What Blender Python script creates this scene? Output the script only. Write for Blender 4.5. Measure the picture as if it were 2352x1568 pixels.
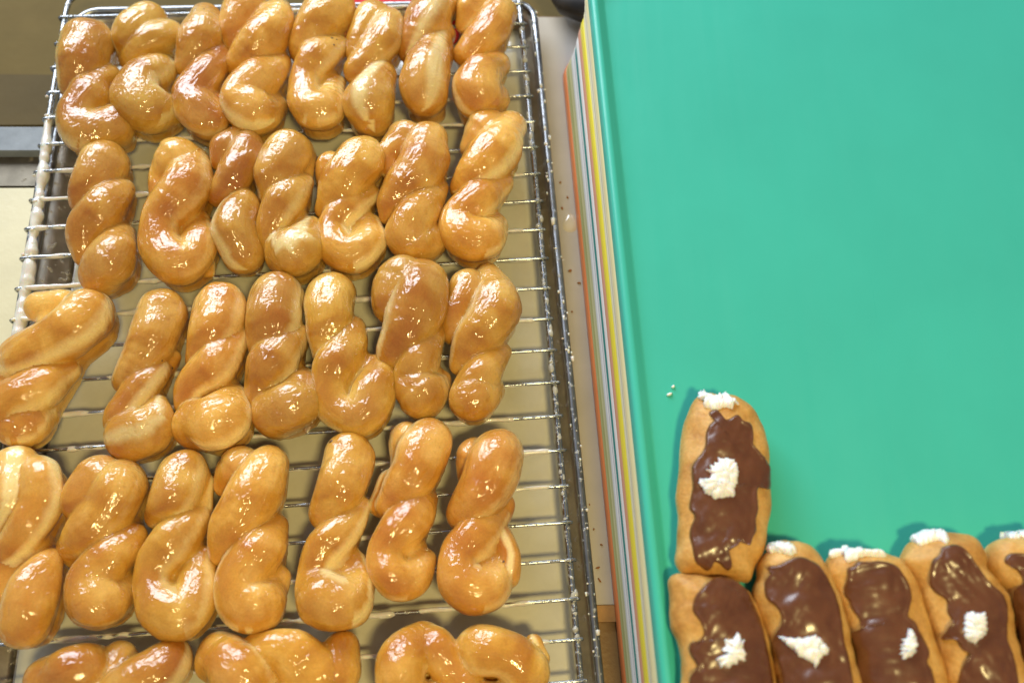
import bpy, math, random
import numpy as np
from mathutils import Vector, Matrix
from mathutils.bvhtree import BVHTree

random.seed(7)
rng = np.random.default_rng(11)
scene = bpy.context.scene
for o in list(bpy.data.objects):
    bpy.data.objects.remove(o)
COL = scene.collection

# ------------------------------------------------------------------ camera
TILT = math.radians(24.4)
CAMZ = 0.772
FPX = 2286.0                      # focal length in pixels of a 2352 px wide picture
CAM = np.array([0.0, 0.0, CAMZ])
RR = np.array([1.0, 0, 0])
UU = np.array([0, math.cos(TILT), math.sin(TILT)])
FF = np.array([0, math.sin(TILT), -math.cos(TILT)])
cd = bpy.data.cameras.new('camera')
cam = bpy.data.objects.new('camera', cd)
COL.objects.link(cam)
cam.location = CAM
cam.rotation_euler = (TILT, 0, 0)
cd.sensor_width = 36
cd.lens = 36 * FPX / 2352
cd.clip_start = 0.01
cd.clip_end = 50
cd.dof.use_dof = True
cd.dof.focus_distance = 0.775
cd.dof.aperture_fstop = 4.2
scene.camera = cam

# ------------------------------------------------------------------ light
scene.view_settings.view_transform = 'Standard'
scene.view_settings.look = 'None'
scene.view_settings.exposure = 0.0
scene.view_settings.gamma = 1.0
world = bpy.data.worlds.new("World")
scene.world = world
world.use_nodes = True
bg = world.node_tree.nodes['Background']
bg.inputs[0].default_value = (0.86, 0.90, 1.0, 1)
bg.inputs[1].default_value = 0.24

def area(name, loc, target, sx, sy, power, col):
    l = bpy.data.lights.new(name, 'AREA')
    l.shape = 'RECTANGLE'
    l.size = sx
    l.size_y = sy
    l.energy = power
    l.color = col
    o = bpy.data.objects.new(name, l)
    COL.objects.link(o)
    o.location = loc
    d = Vector(target) - Vector(loc)
    o.rotation_euler = d.to_track_quat('-Z', 'Y').to_euler()
    return o

area('window_light', (-0.75, 1.95, 1.0), (0, 0.4, 0), 1.5, 1.0, 56, (0.80, 0.88, 1.0))
area('ceiling_lamp', (0.26, -0.40, 1.50), (0.05, 0.35, 0), 0.20, 0.14, 17, (1.0, 0.79, 0.33))

# ------------------------------------------------------------------ helpers
def ray(x, y):
    d = (x - 1176.0) * RR - (y - 784.0) * UU + FPX * FF
    return d
def at(x, y, z):
    """point of the horizontal plane z seen at (x, y) of a 2352 x 1568 picture; also metres per pixel there"""
    d = ray(x, y)
    t = (z - CAMZ) / d[2]
    return CAM + t * d, t
def P(x, y, z):
    return at(x, y, z)[0]

ZOOMS = {1: (0, 0, .3), 2: (611.5, 0, .3), 3: (0, 423.4, .3), 4: (611.5, 423.4, .3),
         5: (0, 846.7, .3), 6: (611.5, 846.7, .3), 7: (0, 1176, .28), 8: (658.6, 1176, .28),
         'a': (1505.3, 846.7, .27), 'b': (1505.3, 1192, .24), 'c': (1881.6, 1192, .24)}
def zc(k, x, y):
    a, b, s = ZOOMS[k]
    return a + x * s, b + y * s

def tag(o, label=None, cat=None, group=None, kind=None):
    if label: o['label'] = label
    if cat: o['category'] = cat
    if group: o['group'] = group
    if kind: o['kind'] = kind
    return o
def obj(name, me, mat=None, parent=None):
    o = bpy.data.objects.new(name, me)
    COL.objects.link(o)
    if mat is not None and len(me.materials) == 0:
        me.materials.append(mat)
    if parent is not None:
        o.parent = parent
        o.matrix_parent_inverse = Matrix.Translation(-Vector(parent.location)) if False else Matrix.Identity(4)
        if parent.type == 'EMPTY' or parent.location.length > 0:
            o.location = -Vector(parent.location)
    return o
def empty(name, loc=(0, 0, 0)):
    o = bpy.data.objects.new(name, None)
    COL.objects.link(o)
    o.location = loc
    o.empty_display_size = 0.02
    return o
def mesh(name, verts, faces, smooth=True, mat=None):
    me = bpy.data.meshes.new(name)
    verts = np.asarray(verts, dtype=np.float64)
    me.from_pydata(verts.tolist(), [], [tuple(int(i) for i in f) for f in faces])
    me.update()
    if smooth:
        me.polygons.foreach_set('use_smooth', np.ones(len(me.polygons), dtype=bool))
    if mat is not None:
        me.materials.append(mat)
    return me

def catmull(pts, n, closed=False):
    pts = np.asarray(pts, float)
    m = len(pts)
    if closed:
        idx = np.arange(m)
        p0, p1, p2, p3 = pts[(idx - 1) % m], pts[idx], pts[(idx + 1) % m], pts[(idx + 2) % m]
    else:
        if m == 1:
            return np.repeat(pts, 2, axis=0)
        e = np.vstack([2 * pts[0] - pts[1], pts, 2 * pts[-1] - pts[-2]])
        p0, p1, p2, p3 = e[:-3], e[1:-2], e[2:-1], e[3:]
    out = []
    for a, b, c, d in zip(p0, p1, p2, p3):
        for k in range(n):
            t = k / n
            out.append(0.5 * ((2 * b) + (-a + c) * t + (2 * a - 5 * b + 4 * c - d) * t * t + (-a + 3 * b - 3 * c + d) * t ** 3))
    if not closed:
        out.append(pts[-1])
    return np.array(out)

class Noise:
    """smooth random field made of sines"""
    def __init__(self, seed, lam, n=10):
        r = np.random.default_rng(seed)
        d = r.normal(size=(n, 3))
        d /= np.linalg.norm(d, axis=1)[:, None]
        self.k = d * (2 * np.pi / (lam * r.uniform(.65, 1.6, n)))[:, None]
        self.p = r.uniform(0, 6.28, n)
        self.n = n
    def __call__(self, v):
        return np.sin(np.asarray(v) @ self.k.T + self.p).sum(1) / math.sqrt(self.n)

def tube(points, radii, seg=10, caps=True, squash=None):
    p = np.asarray(points, float)
    r = np.broadcast_to(np.asarray(radii, float), (len(p),))
    tan = np.gradient(p, axis=0)
    tan /= np.maximum(np.linalg.norm(tan, axis=1), 1e-9)[:, None]
    up = np.array([0, 0, 1.0])
    if abs(tan[0] @ up) > .9:
        up = np.array([1.0, 0, 0])
    n = up - (up @ tan[0]) * tan[0]
    n /= np.linalg.norm(n)
    V = []
    for i in range(len(p)):
        n = n - (n @ tan[i]) * tan[i]
        n /= np.linalg.norm(n)
        b = np.cross(tan[i], n)
        for k in range(seg):
            a = 2 * math.pi * k / seg
            V.append(p[i] + r[i] * (math.cos(a) * n + math.sin(a) * b))
    F = []
    for i in range(len(p) - 1):
        for k in range(seg):
            k2 = (k + 1) % seg
            F.append((i * seg + k, i * seg + k2, (i + 1) * seg + k2, (i + 1) * seg + k))
    if caps:
        c = len(V)
        V.append(p[0] - tan[0] * r[0] * .4)
        V.append(p[-1] + tan[-1] * r[-1] * .4)
        L = (len(p) - 1) * seg
        for k in range(seg):
            k2 = (k + 1) % seg
            F.append((c, k2, k))
            F.append((c + 1, L + k, L + k2))
    return V, F
def join(parts):
    V, F = [], []
    for v, f in parts:
        o = len(V)
        V += list(v)
        F += [tuple(i + o for i in q) for q in f]
    return V, F
def prism(poly, z0, z1):
    """poly: list of xyz/xy points, counter-clockwise"""
    n = len(poly)
    V = [(q[0], q[1], z0) for q in poly] + [(q[0], q[1], z1) for q in poly]
    F = [tuple(range(n - 1, -1, -1)), tuple(range(n, 2 * n))]
    for i in range(n):
        j = (i + 1) % n
        F.append((i, j, n + j, n + i))
    return V, F

# ------------------------------------------------------------------ materials
def material(name):
    m = bpy.data.materials.new(name)
    m.use_nodes = True
    nt = m.node_tree
    b = nt.nodes['Principled BSDF']
    return m, nt, b
def node(nt, t, **kw):
    n = nt.nodes.new(t)
    for k, v in kw.items():
        if k in n.inputs.keys() if isinstance(k, str) else False:
            n.inputs[k].default_value = v
        else:
            setattr(n, k, v)
    return n
def noise_node(nt, coord, scale, detail=4, rough=.55, dist=0.0):
    n = nt.nodes.new('ShaderNodeTexNoise')
    n.inputs['Scale'].default_value = scale
    n.inputs['Detail'].default_value = detail
    n.inputs['Roughness'].default_value = rough
    n.inputs['Distortion'].default_value = dist
    nt.links.new(coord, n.inputs['Vector'])
    return n
def ramp(nt, fac, stops):
    r = nt.nodes.new('ShaderNodeValToRGB')
    while len(r.color_ramp.elements) < len(stops):
        r.color_ramp.elements.new(.5)
    for e, (p, c) in zip(r.color_ramp.elements, stops):
        e.position = p
        e.color = (*c, 1) if len(c) == 3 else c
    nt.links.new(fac, r.inputs[0])
    return r
def mix(nt, fac, a, b, mode='MIX'):
    m = nt.nodes.new('ShaderNodeMix')
    m.data_type = 'RGBA'
    m.blend_type = mode
    for s, v in ((m.inputs[0], fac), (m.inputs[6], a), (m.inputs[7], b)):
        if hasattr(v, 'links') or hasattr(v, 'is_linked'):
            nt.links.new(v, s)
        elif isinstance(v, tuple):
            s.default_value = (*v, 1) if len(v) == 3 else v
        else:
            s.default_value = v
    return m.outputs[2]
def math_node(nt, op, a, b=None, clamp=False):
    m = nt.nodes.new('ShaderNodeMath')
    m.operation = op
    m.use_clamp = clamp
    for s, v in ((m.inputs[0], a), (m.inputs[1], b)):
        if v is None: continue
        if hasattr(v, 'is_linked'): nt.links.new(v, s)
        else: s.default_value = v
    return m.outputs[0]
def bump(nt, h, strength, dist, normal=None):
    b = nt.nodes.new('ShaderNodeBump')
    b.inputs['Strength'].default_value = strength
    b.inputs['Distance'].default_value = dist
    nt.links.new(h, b.inputs['Height'])
    if normal is not None:
        nt.links.new(normal, b.inputs['Normal'])
    return b.outputs[0]
def objcoord(nt):
    return nt.nodes.new('ShaderNodeTexCoord').outputs['Object']

def mat_simple(name, col, rough=.5, metal=0.0, var=.12, scale=40, bumpd=0.0, bscale=300, coat=0.0, spec=None):
    m, nt, b = material(name)
    c = objcoord(nt)
    n = noise_node(nt, c, scale)
    lo = tuple(max(0, x * (1 - var)) for x in col)
    hi = tuple(min(1, x * (1 + var)) for x in col)
    r = ramp(nt, n.outputs[0], [(.3, lo), (.7, hi)])
    nt.links.new(r.outputs[0], b.inputs['Base Color'])
    b.inputs['Roughness'].default_value = rough
    b.inputs['Metallic'].default_value = metal
    b.inputs['Coat Weight'].default_value = coat
    if spec is not None:
        b.inputs['Specular IOR Level'].default_value = spec
    if bumpd:
        n2 = noise_node(nt, c, bscale, 5)
        nt.links.new(bump(nt, n2.outputs[0], .6, bumpd), b.inputs['Normal'])
    return m

def mat_dough():
    m, nt, b = material('glazed_dough')
    c = objcoord(nt)
    oi = nt.nodes.new('ShaderNodeObjectInfo')
    at_ = nt.nodes.new('ShaderNodeAttribute')
    at_.attribute_name = 'pale'
    br = nt.nodes.new('ShaderNodeAttribute')
    br.attribute_name = 'brown'
    n1 = noise_node(nt, c, 30, 3, .5, .4)
    n2 = noise_node(nt, c, 130, 5, .65)
    n3 = noise_node(nt, c, 700, 3, .6)
    base = ramp(nt, n1.outputs[0], [(.28, (.46, .195, .020)), (.46, (.62, .330, .042)), (.68, (.80, .52, .125))])
    f = math_node(nt, 'MULTIPLY', br.outputs['Fac'], .8, True)
    col = mix(nt, f, base.outputs[0], (.42, .140, .014))
    sp = ramp(nt, n2.outputs[0], [(.56, (0, 0, 0)), (.74, (1, 1, 1))])
    col = mix(nt, math_node(nt, 'MULTIPLY', sp.outputs[0], .42), col, (.42, .15, .018))
    # pale fry line, ragged edge
    e = math_node(nt, 'ADD', at_.outputs['Fac'], math_node(nt, 'MULTIPLY', math_node(nt, 'SUBTRACT', n2.outputs[0], .5), .5))
    pr = ramp(nt, e, [(.22, (0, 0, 0)), (.80, (1, 1, 1))])
    col = mix(nt, math_node(nt, 'MULTIPLY', pr.outputs[0], .85), col, (.90, .74, .34))
    fine = ramp(nt, n3.outputs[0], [(.3, (.90, .88, .86)), (.7, (1.06, 1.05, 1.04))])
    col = mix(nt, 1.0, col, fine.outputs[0], 'MULTIPLY')
    hsv = nt.nodes.new('ShaderNodeHueSaturation')
    nt.links.new(col, hsv.inputs['Color'])
    nt.links.new(math_node(nt, 'ADD', math_node(nt, 'MULTIPLY', oi.outputs['Random'], .28), .86), hsv.inputs['Value'])
    hsv.inputs['Saturation'].default_value = 1.0
    nt.links.new(math_node(nt, 'ADD', math_node(nt, 'MULTIPLY', math_node(nt, 'FRACT', math_node(nt, 'MULTIPLY', oi.outputs['Random'], 7.3)), .009), .4905), hsv.inputs['Hue'])
    nt.links.new(hsv.outputs[0], b.inputs['Base Color'])
    b.inputs['Roughness'].default_value = .42
    b.inputs['Specular IOR Level'].default_value = .08
    b.inputs['Subsurface Weight'].default_value = .45
    b.inputs['Subsurface Radius'].default_value = (1.0, .45, .15)
    b.inputs['Subsurface Scale'].default_value = .008
    b.inputs['Coat Weight'].default_value = 1.0
    b.inputs['Coat IOR'].default_value = 1.62
    # thin cracked glaze: patches of gloss, wrinkles running along the strands
    st = nt.nodes.new('ShaderNodeAttribute')
    st.attribute_name = 'strand'
    n4 = noise_node(nt, c, 60, 2, .5)
    cr = ramp(nt, n4.outputs[0], [(.40, (.012,) * 3), (.62, (.09,) * 3)])
    nt.links.new(cr.outputs[0], b.inputs['Coat Roughness'])
    n5 = noise_node(nt, st.outputs['Vector'], 170, 1.2, .5, .4)
    n6 = noise_node(nt, c, 330, .8, .5, .8)
    n7 = noise_node(nt, c, 85, 1, .5, .6)
    h0 = bump(nt, n7.outputs[0], .6, .0026)
    h1 = bump(nt, n5.outputs[0], .9, .0019, h0)
    h2 = bump(nt, n6.outputs[0], .9, .0005, h1)
    nt.links.new(h2, b.inputs['Coat Normal'])
    nt.links.new(bump(nt, n5.outputs[0], .4, .0018), b.inputs['Normal'])
    return m

def mat_glaze():
    m, nt, b = material('sugar_glaze')
    c = objcoord(nt)
    n = noise_node(nt, c, 120, 4)
    r = ramp(nt, n.outputs[0], [(.3, (.62, .58, .50)), (.7, (.80, .77, .70))])
    nt.links.new(r.outputs[0], b.inputs['Base Color'])
    b.inputs['Roughness'].default_value = .22
    b.inputs['Subsurface Weight'].default_value = .3
    b.inputs['Subsurface Scale'].default_value = .003
    b.inputs['Coat Weight'].default_value = .6
    nt.links.new(bump(nt, noise_node(nt, c, 400, 3).outputs[0], .4, .0008), b.inputs['Normal'])
    return m

def mat_steel(name, col=(.55, .56, .57), rough=.22, dirt=.35, dirtscale=160, dirtcol=(.72, .69, .62)):
    m, nt, b = material(name)
    c = objcoord(nt)
    n = noise_node(nt, c, dirtscale, 5, .65)
    d = ramp(nt, n.outputs[0], [(1 - dirt - .08, (0, 0, 0)), (1 - dirt + .02, (1, 1, 1))])
    n2 = noise_node(nt, c, 60, 3)
    base = ramp(nt, n2.outputs[0], [(.3, tuple(x * .75 for x in col)), (.7, tuple(min(1, x * 1.15) for x in col))])
    nt.links.new(mix(nt, d.outputs[0], base.outputs[0], dirtcol), b.inputs['Base Color'])
    nt.links.new(math_node(nt, 'SUBTRACT', 1.0, d.outputs[0]), b.inputs['Metallic'])
    nt.links.new(math_node(nt, 'ADD', math_node(nt, 'MULTIPLY', d.outputs[0], .25), rough), b.inputs['Roughness'])
    nt.links.new(bump(nt, d.outputs[0], .5, .0006), b.inputs['Normal'])
    return m

def mat_chocolate():
    m, nt, b = material('chocolate_icing')
    c = objcoord(nt)
    n = noise_node(nt, c, 90, 4)
    r = ramp(nt, n.outputs[0], [(.3, (.105, .032, .008)), (.7, (.140, .046, .013))])
    nt.links.new(r.outputs[0], b.inputs['Base Color'])
    b.inputs['Roughness'].default_value = .34
    b.inputs['Coat Weight'].default_value = .45
    b.inputs['Coat Roughness'].default_value = .20
    b.inputs['Subsurface Weight'].default_value = .08
    b.inputs['Subsurface Scale'].default_value = .002
    h = bump(nt, noise_node(nt, c, 60, 1, .5, .5).outputs[0], .3, .0028)
    nt.links.new(bump(nt, noise_node(nt, c, 420, 3).outputs[0], .2, .0006, h), b.inputs['Normal'])
    return m

def mat_eclair():
    m, nt, b = material('fried_dough')
    c = objcoord(nt)
    at_ = nt.nodes.new('ShaderNodeAttribute')
    at_.attribute_name = 'side'
    n1 = noise_node(nt, c, 55, 4, .6)
    n2 = noise_node(nt, c, 420, 4, .65)
    base = ramp(nt, n1.outputs[0], [(.28, (.46, .205, .040)), (.5, (.64, .35, .085)), (.72, (.76, .48, .16))])
    s = math_node(nt, 'ADD', at_.outputs['Fac'], math_node(nt, 'MULTIPLY', math_node(nt, 'SUBTRACT', n1.outputs[0], .5), .9))
    sr = ramp(nt, s, [(.35, (0, 0, 0)), (.85, (1, 1, 1))])
    col = mix(nt, math_node(nt, 'MULTIPLY', sr.outputs[0], .8), base.outputs[0], (.80, .66, .33))
    fine = ramp(nt, n2.outputs[0], [(.3, (.82, .80, .76)), (.7, (1.08, 1.06, 1.05))])
    col = mix(nt, 1.0, col, fine.outputs[0], 'MULTIPLY')
    nt.links.new(col, b.inputs['Base Color'])
    b.inputs['Roughness'].default_value = .55
    b.inputs['Subsurface Weight'].default_value = .25
    b.inputs['Subsurface Radius'].default_value = (1, .5, .2)
    b.inputs['Subsurface Scale'].default_value = .005
    h = bump(nt, n1.outputs[0], .4, .003)
    nt.links.new(bump(nt, n2.outputs[0], .5, .0009, h), b.inputs['Normal'])
    return m

def mat_cream():
    m, nt, b = material('whipped_cream')
    c = objcoord(nt)
    b.inputs['Base Color'].default_value = (.93, .92, .90, 1)
    b.inputs['Roughness'].default_value = .5
    b.inputs['Subsurface Weight'].default_value = .4
    b.inputs['Subsurface Scale'].default_value = .003
    h = bump(nt, noise_node(nt, c, 240, 3, .5, 1.0).outputs[0], .35, .0009)
    nt.links.new(h, b.inputs['Normal'])
    return m

def mat_plastic(name, col, rough=.33):
    m, nt, b = material(name)
    c = objcoord(nt)
    n = noise_node(nt, c, 9, 4, .6)
    r = ramp(nt, n.outputs[0], [(.3, tuple(x * .96 for x in col)), (.7, tuple(min(1, x * 1.03) for x in col))])
    n3 = noise_node(nt, c, 240, 5, .7)
    scr = ramp(nt, n3.outputs[0], [(.70, (0, 0, 0)), (.78, (1, 1, 1))])
    col2 = mix(nt, math_node(nt, 'MULTIPLY', scr.outputs[0], .18), r.outputs[0], tuple(min(1, x * .8 + .1) for x in col))
    nt.links.new(col2, b.inputs['Base Color'])
    mp_ = nt.nodes.new('ShaderNodeMapping')
    mp_.inputs['Scale'].default_value = (60, 4, 1)
    mp_.inputs['Rotation'].default_value = (0, 0, .5)
    nt.links.new(c, mp_.inputs[0])
    n2 = noise_node(nt, mp_.outputs[0], 1.0, 6, .75, .6)
    rr = ramp(nt, n2.outputs[0], [(.3, (rough * .80,) * 3), (.7, (rough * 1.35,) * 3)])
    nt.links.new(rr.outputs[0], b.inputs['Roughness'])
    b.inputs['Specular IOR Level'].default_value = .35
    nt.links.new(bump(nt, noise_node(nt, c, 900, 3).outputs[0], .12, .0002), b.inputs['Normal'])
    return m

M_DOUGH = mat_dough()
M_GLAZE = mat_glaze()
M_THIN = mat_simple('thin_dry_glaze', (.46, .45, .40), .25, 0, .2, 200, .0006, 500, .5)
M_WIRE = mat_steel('steel_wire', (.46, .48, .49), .24, .36, 300, (.50, .48, .42))
M_RIM = mat_steel('pan_rim_metal', (.34, .35, .36), .32, .33, 250, (.40, .39, .35))
M_PAN = mat_steel('dark_pan_metal', (.46, .42, .35), .42, .34, 130, (.27, .23, .17))
M_CHOC = mat_chocolate()
M_BUN = mat_eclair()
M_CREAM = mat_cream()

# ------------------------------------------------------------------ setting: table and what lies round the pan
ZT = 0.0            # counter top
def quad_px(pts, z):
    return [P(x, y, z) for x, y in pts]
m_counter = mat_simple('brown_laminate', (.22, .125, .042), .42, 0, .18, 25, .0006, 350)
back = quad_px([(-900, 1700), (3400, 1700), (3400, 42), (1000, 38), (1000, 60), (160, 418), (-900, 418)], 0)
v, f = prism(back, -0.04, 0.0)
o = tag(obj('counter', mesh('counter', v, f, False), m_counter), kind='structure')

m_back = mat_simple('brown_painted_metal', (.145, .105, .038), .8, .0, .10, 18, .0008, 60, 0, .12)
bk = quad_px([(-1500, 400), (3800, 400), (3800, -1400), (-1500, -1400)], -0.05)
v, f = prism(bk, -0.09, -0.05)
tag(obj('floor', mesh('floor', v, f, False), m_back), kind='structure')

# raised fold of the brown sheet behind the counter (the line across the top left corner)
z2 = -0.02
sh = quad_px([(-900, 292), (175, 286), (175, 172), (-900, 166)], z2)
v, f = prism(sh, -0.0495, z2)
tag(obj('back_ledge', mesh('back_ledge', v, f, False), mat_simple('olive_painted_metal', (.10, .072, .027), .7, .0, .10, 18, .0008, 60, 0, .15)),
    'olive brown metal step behind the cream board at the far left', 'metal ledge')
sh = quad_px([(-900, 172), (175, 178), (175, 163), (-900, 157)], z2 + .003)
v, f = prism(sh, z2 + .0003, z2 + .003)

# cream board at the left
m_board = mat_simple('cream_board', (.68, .63, .42), .42, 0, .05, 30, .0003, 200)
bd = quad_px([(-900, 1750), (-115, 1750), (104, 431), (-900, 434)], .0125)
v, f = prism(bd, 0.0005, .012)
tag(obj('cutting_board', mesh('cutting_board', v, f, False), m_board), 'plain cream board lying flat left of the doughnut rack', 'board')

# steel bar with bluish top face in front of the brown ledge
m_bar = mat_simple('worn_steel', (.25, .28, .31), .6, .0, .18, 45, .0004, 200, 0, .3)
sb = empty('steel_bar', tuple(P(0, 320, -.0495)))
top = quad_px([(-900, 348), (116, 345), (124, 292), (-900, 290)], .022)
v, f = prism(top, -.0495, .022)
obj('top_strip', mesh('top_strip', v, f, False), m_bar, sb)
top = quad_px([(-900, 430), (104, 426), (118, 349.5), (-900, 352.5)], .012)
v, f = prism(top, -.0492, .0115)
obj('lower_step', mesh('lower_step', v, f, False), mat_steel('dull_steel', (.22, .19, .14), .5, .3, 60, (.20, .17, .11)), sb)
tag(sb, 'bluish steel edge strip running left of the rack behind the cream board', 'steel strip')

# woven mat between pan and tray stack
def mat_woven():
    m, nt, b = material('woven_plastic')
    c = objcoord(nt)
    w = nt.nodes.new('ShaderNodeTexWave')
    w.inputs['Scale'].default_value = 330
    w.inputs['Distortion'].default_value = .4
    nt.links.new(c, w.inputs['Vector'])
    w2 = nt.nodes.new('ShaderNodeTexWave')
    w2.bands_direction = 'Y'
    w2.inputs['Scale'].default_value = 330
    nt.links.new(c, w2.inputs['Vector'])
    s = math_node(nt, 'MULTIPLY', w.outputs['Fac'], w2.outputs['Fac'])
    n = noise_node(nt, c, 22, 4)
    r = ramp(nt, n.outputs[0], [(.3, (.43, .395, .345)), (.7, (.50, .46, .405))])
    nt.links.new(mix(nt, math_node(nt, 'MULTIPLY', s, .16), r.outputs[0], (.34, .31, .27)), b.inputs['Base Color'])
    b.inputs['Roughness'].default_value = .55
    nt.links.new(bump(nt, s, .4, .0003), b.inputs['Normal'])
    return m
MW = mat_woven()
mt = empty('woven_mat', P(1300, 700, .001))
tag(mt, 'pale woven plastic mat between the wire rack and the tray stack', 'mat')
q = quad_px([(1352, 1388), (1600, 1384), (1480, 40), (1222, 40)], .003)
v, f = prism(q, .0004, .003)
obj('weave', mesh('weave', v, f, False), MW, mt)
q = quad_px([(1356, 1428), (1600, 1424), (1599, 1385.5), (1352, 1389.5)], .0042)
v, f = prism(q, .0004, .0042)
obj('hem', mesh('hem', v, f, False), mat_simple('brown_hem', (.36, .19, .06), .6, 0, .25, 60, .0008, 300), mt)

# dark utensil and brown thing at the very top right of the rack
v, f = tube([P(1262, -30, .02), P(1300, 8, .02), P(1345, 22, .02), P(1420, 10, .02)], [.006, .012, .014, .012], 14)
tag(obj('utensil_handle', mesh('utensil_handle', v, f), mat_simple('black_plastic', (.035, .032, .03), .4)),
    'dark handle lying behind the mat at the top edge', 'handle')

# ------------------------------------------------------------------ the sheet pan
ZR = 0.031                    # height of the rack's rails (centre)
ZP = 0.026                    # height of the pan's rim
def line_pt(a, b, s):
    a = np.array(a); b = np.array(b)
    return a + (b - a) * s
# rim in pixels: left, right
rimL0 = P(176, 26, ZP); rimL1 = P(78, 610, ZP)
rimR0 = P(1224, 6, ZP); rimR1 = P(1378, 1567, ZP)
dL = (rimL1 - rimL0) / np.linalg.norm(rimL1 - rimL0)
dR = (rimR1 - rimR0) / np.linalg.norm(rimR1 - rimR0)
LEN = 0.76
A = rimL0; B = rimR0
C = rimR0 + dR * LEN; D = rimL0 + dL * LEN
def rounded(poly, r, n=6):
    """round the corners of a CCW/CW quad (xy)"""
    out = []
    m = len(poly)
    for i in range(m):
        p = np.array(poly[i][:2]); a = np.array(poly[i - 1][:2]); b = np.array(poly[(i + 1) % m][:2])
        u = (a - p) / np.linalg.norm(a - p); w = (b - p) / np.linalg.norm(b - p)
        ang = math.acos(max(-1, min(1, u @ w)))
        d = r / math.tan(ang / 2)
        c = p + (u + w) / np.linalg.norm(u + w) * (r / math.sin(ang / 2))
        s = p + u * d; e = p + w * d
        a0 = math.atan2(*(s - c)[::-1]); a1 = math.atan2(*(e - c)[::-1])
        da = (a1 - a0 + math.pi) % (2 * math.pi) - math.pi
        for k in range(n + 1):
            t = a0 + da * k / n
            out.append(c + r * np.array([math.cos(t), math.sin(t)]))
    return np.array(out)
def inset(poly, d):
    """move a quad's sides inwards by d (poly CCW)"""
    m = len(poly); out = []
    for i in range(m):
        p = np.array(poly[i][:2]); a = np.array(poly[i - 1][:2]); b = np.array(poly[(i + 1) % m][:2])
        e1 = (p - a) / np.linalg.norm(p - a); e2 = (b - p) / np.linalg.norm(b - p)
        n1 = np.array([-e1[1], e1[0]]); n2 = np.array([-e2[1], e2[0]])
        bis = (n1 + n2) / (1 + n1 @ n2)
        out.append(p + bis * d)
    return out
def loft_rings(rings, cap_last=True, cap_first=False):
    n = len(rings[0]); V = []; F = []
    for r in rings: V += [tuple(x) for x in r]
    for i in range(len(rings) - 1):
        for k in range(n):
            k2 = (k + 1) % n
            F.append((i * n + k, i * n + k2, (i + 1) * n + k2, (i + 1) * n + k))
    if cap_last: F.append(tuple(range((len(rings) - 1) * n, len(rings) * n)))
    if cap_first: F.append(tuple(range(n - 1, -1, -1)))
    return V, F
def ring(poly, r, z, n=6):
    q = rounded(poly, r, n)
    return np.hstack([q, np.full((len(q), 1), z)])

pan_quad = [D, C, B, A]                        # CCW seen from above
pan = empty('sheet_pan', tuple((A + C) / 2 * [1, 1, 0]))
tag(pan, 'large metal sheet pan under the wire rack full of twists', 'baking pan')
rr = ring(pan_quad, .022, ZP, 8)
rp = np.vstack([rr, rr[:2]])
v, f = tube(rp, .0033, 12, False)
obj('rim', mesh('rim', v, f), M_RIM, pan)
def wide(d, e):
    q = inset(pan_quad, d)
    q[0] = q[0] + np.array([e, 0]); q[3] = q[3] + np.array([e, 0])
    return q
rings = [ring(inset(pan_quad, .001), .021, ZP - .002, 8), ring(wide(.005, .004), .018, ZP - .012, 8),
         ring(wide(.0115, .008), .014, .006, 8), ring(wide(.0135, .010), .012, .003, 8)]
v, f = loft_rings(rings, False)
wall = obj('wall', mesh('wall', v, f), M_PAN, pan)
md = wall.modifiers.new('solid', 'SOLIDIFY'); md.thickness = .001; md.offset = -1
rings = [ring(wide(.0137, .010), .012, .0028, 8)]
v, f = prism([tuple(q) for q in rings[0]], .0012, .0028)
obj('base', mesh('base', v, f, False), M_PAN, pan)
# drips of glaze dried on the right rim
parts = []
for k in range(120):
    s = rng.uniform(.01, .62)
    p = rimR0 + dR * s + np.array([rng.normal(0, .0018), 0, rng.uniform(.0012, .0030)])
    r = abs(rng.normal(0, .0007)) + .0004
    q = np.array([p, p + dR * r * rng.uniform(.5, 3)])
    parts.append(tube(q, [r, r * .8], 6))
v, f = join(parts)
tag(obj('glaze_spots', mesh('glaze_spots', v, f), M_GLAZE, pan), kind='stuff')

# paper liner, soaked with glaze
def mat_paper():
    m, nt, b = material('glazed_paper')
    c = objcoord(nt)
    n = noise_node(nt, c, 14, 5, .6)
    r = ramp(nt, n.outputs[0], [(.3, (.53, .50, .38)), (.7, (.65, .62, .49))])
    n2 = noise_node(nt, c, 160, 4, .7)
    s = ramp(nt, n2.outputs[0], [(.66, (0, 0, 0)), (.72, (1, 1, 1))])
    nt.links.new(mix(nt, math_node(nt, 'MULTIPLY', s.outputs[0], .3), r.outputs[0], (.62, .59, .46)), b.inputs['Base Color'])
    b.inputs['Roughness'].default_value = .34
    n3 = noise_node(nt, c, 26, 3, .5, .5)
    pool = ramp(nt, n3.outputs[0], [(.50, (.1, .1, .1)), (.56, (1, 1, 1))])
    nt.links.new(pool.outputs[0], b.inputs['Coat Weight'])
    b.inputs['Coat Roughness'].default_value = .10
    nt.links.new(bump(nt, noise_node(nt, c, 120, 2).outputs[0], .4, .0012), b.inputs['Coat Normal'])
    h = bump(nt, n.outputs[0], .4, .003)
    nt.links.new(bump(nt, n2.outputs[0], .3, .0005, h), b.inputs['Normal'])
    return m
pq = wide(.0150, .011)
nx, ny = 44, 66
V = []; F = []
nz = Noise(5, .09); nz2 = Noise(6, .03)
q = [np.array([*c[:2]]) for c in pq]
for j in range(ny + 1):
    for i in range(nx + 1):
        a, b_ = i / nx, j / ny
        p = (1 - b_) * ((1 - a) * q[0] + a * q[1]) + b_ * ((1 - a) * q[3] + a * q[2])
        V.append([p[0], p[1], 0])
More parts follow.
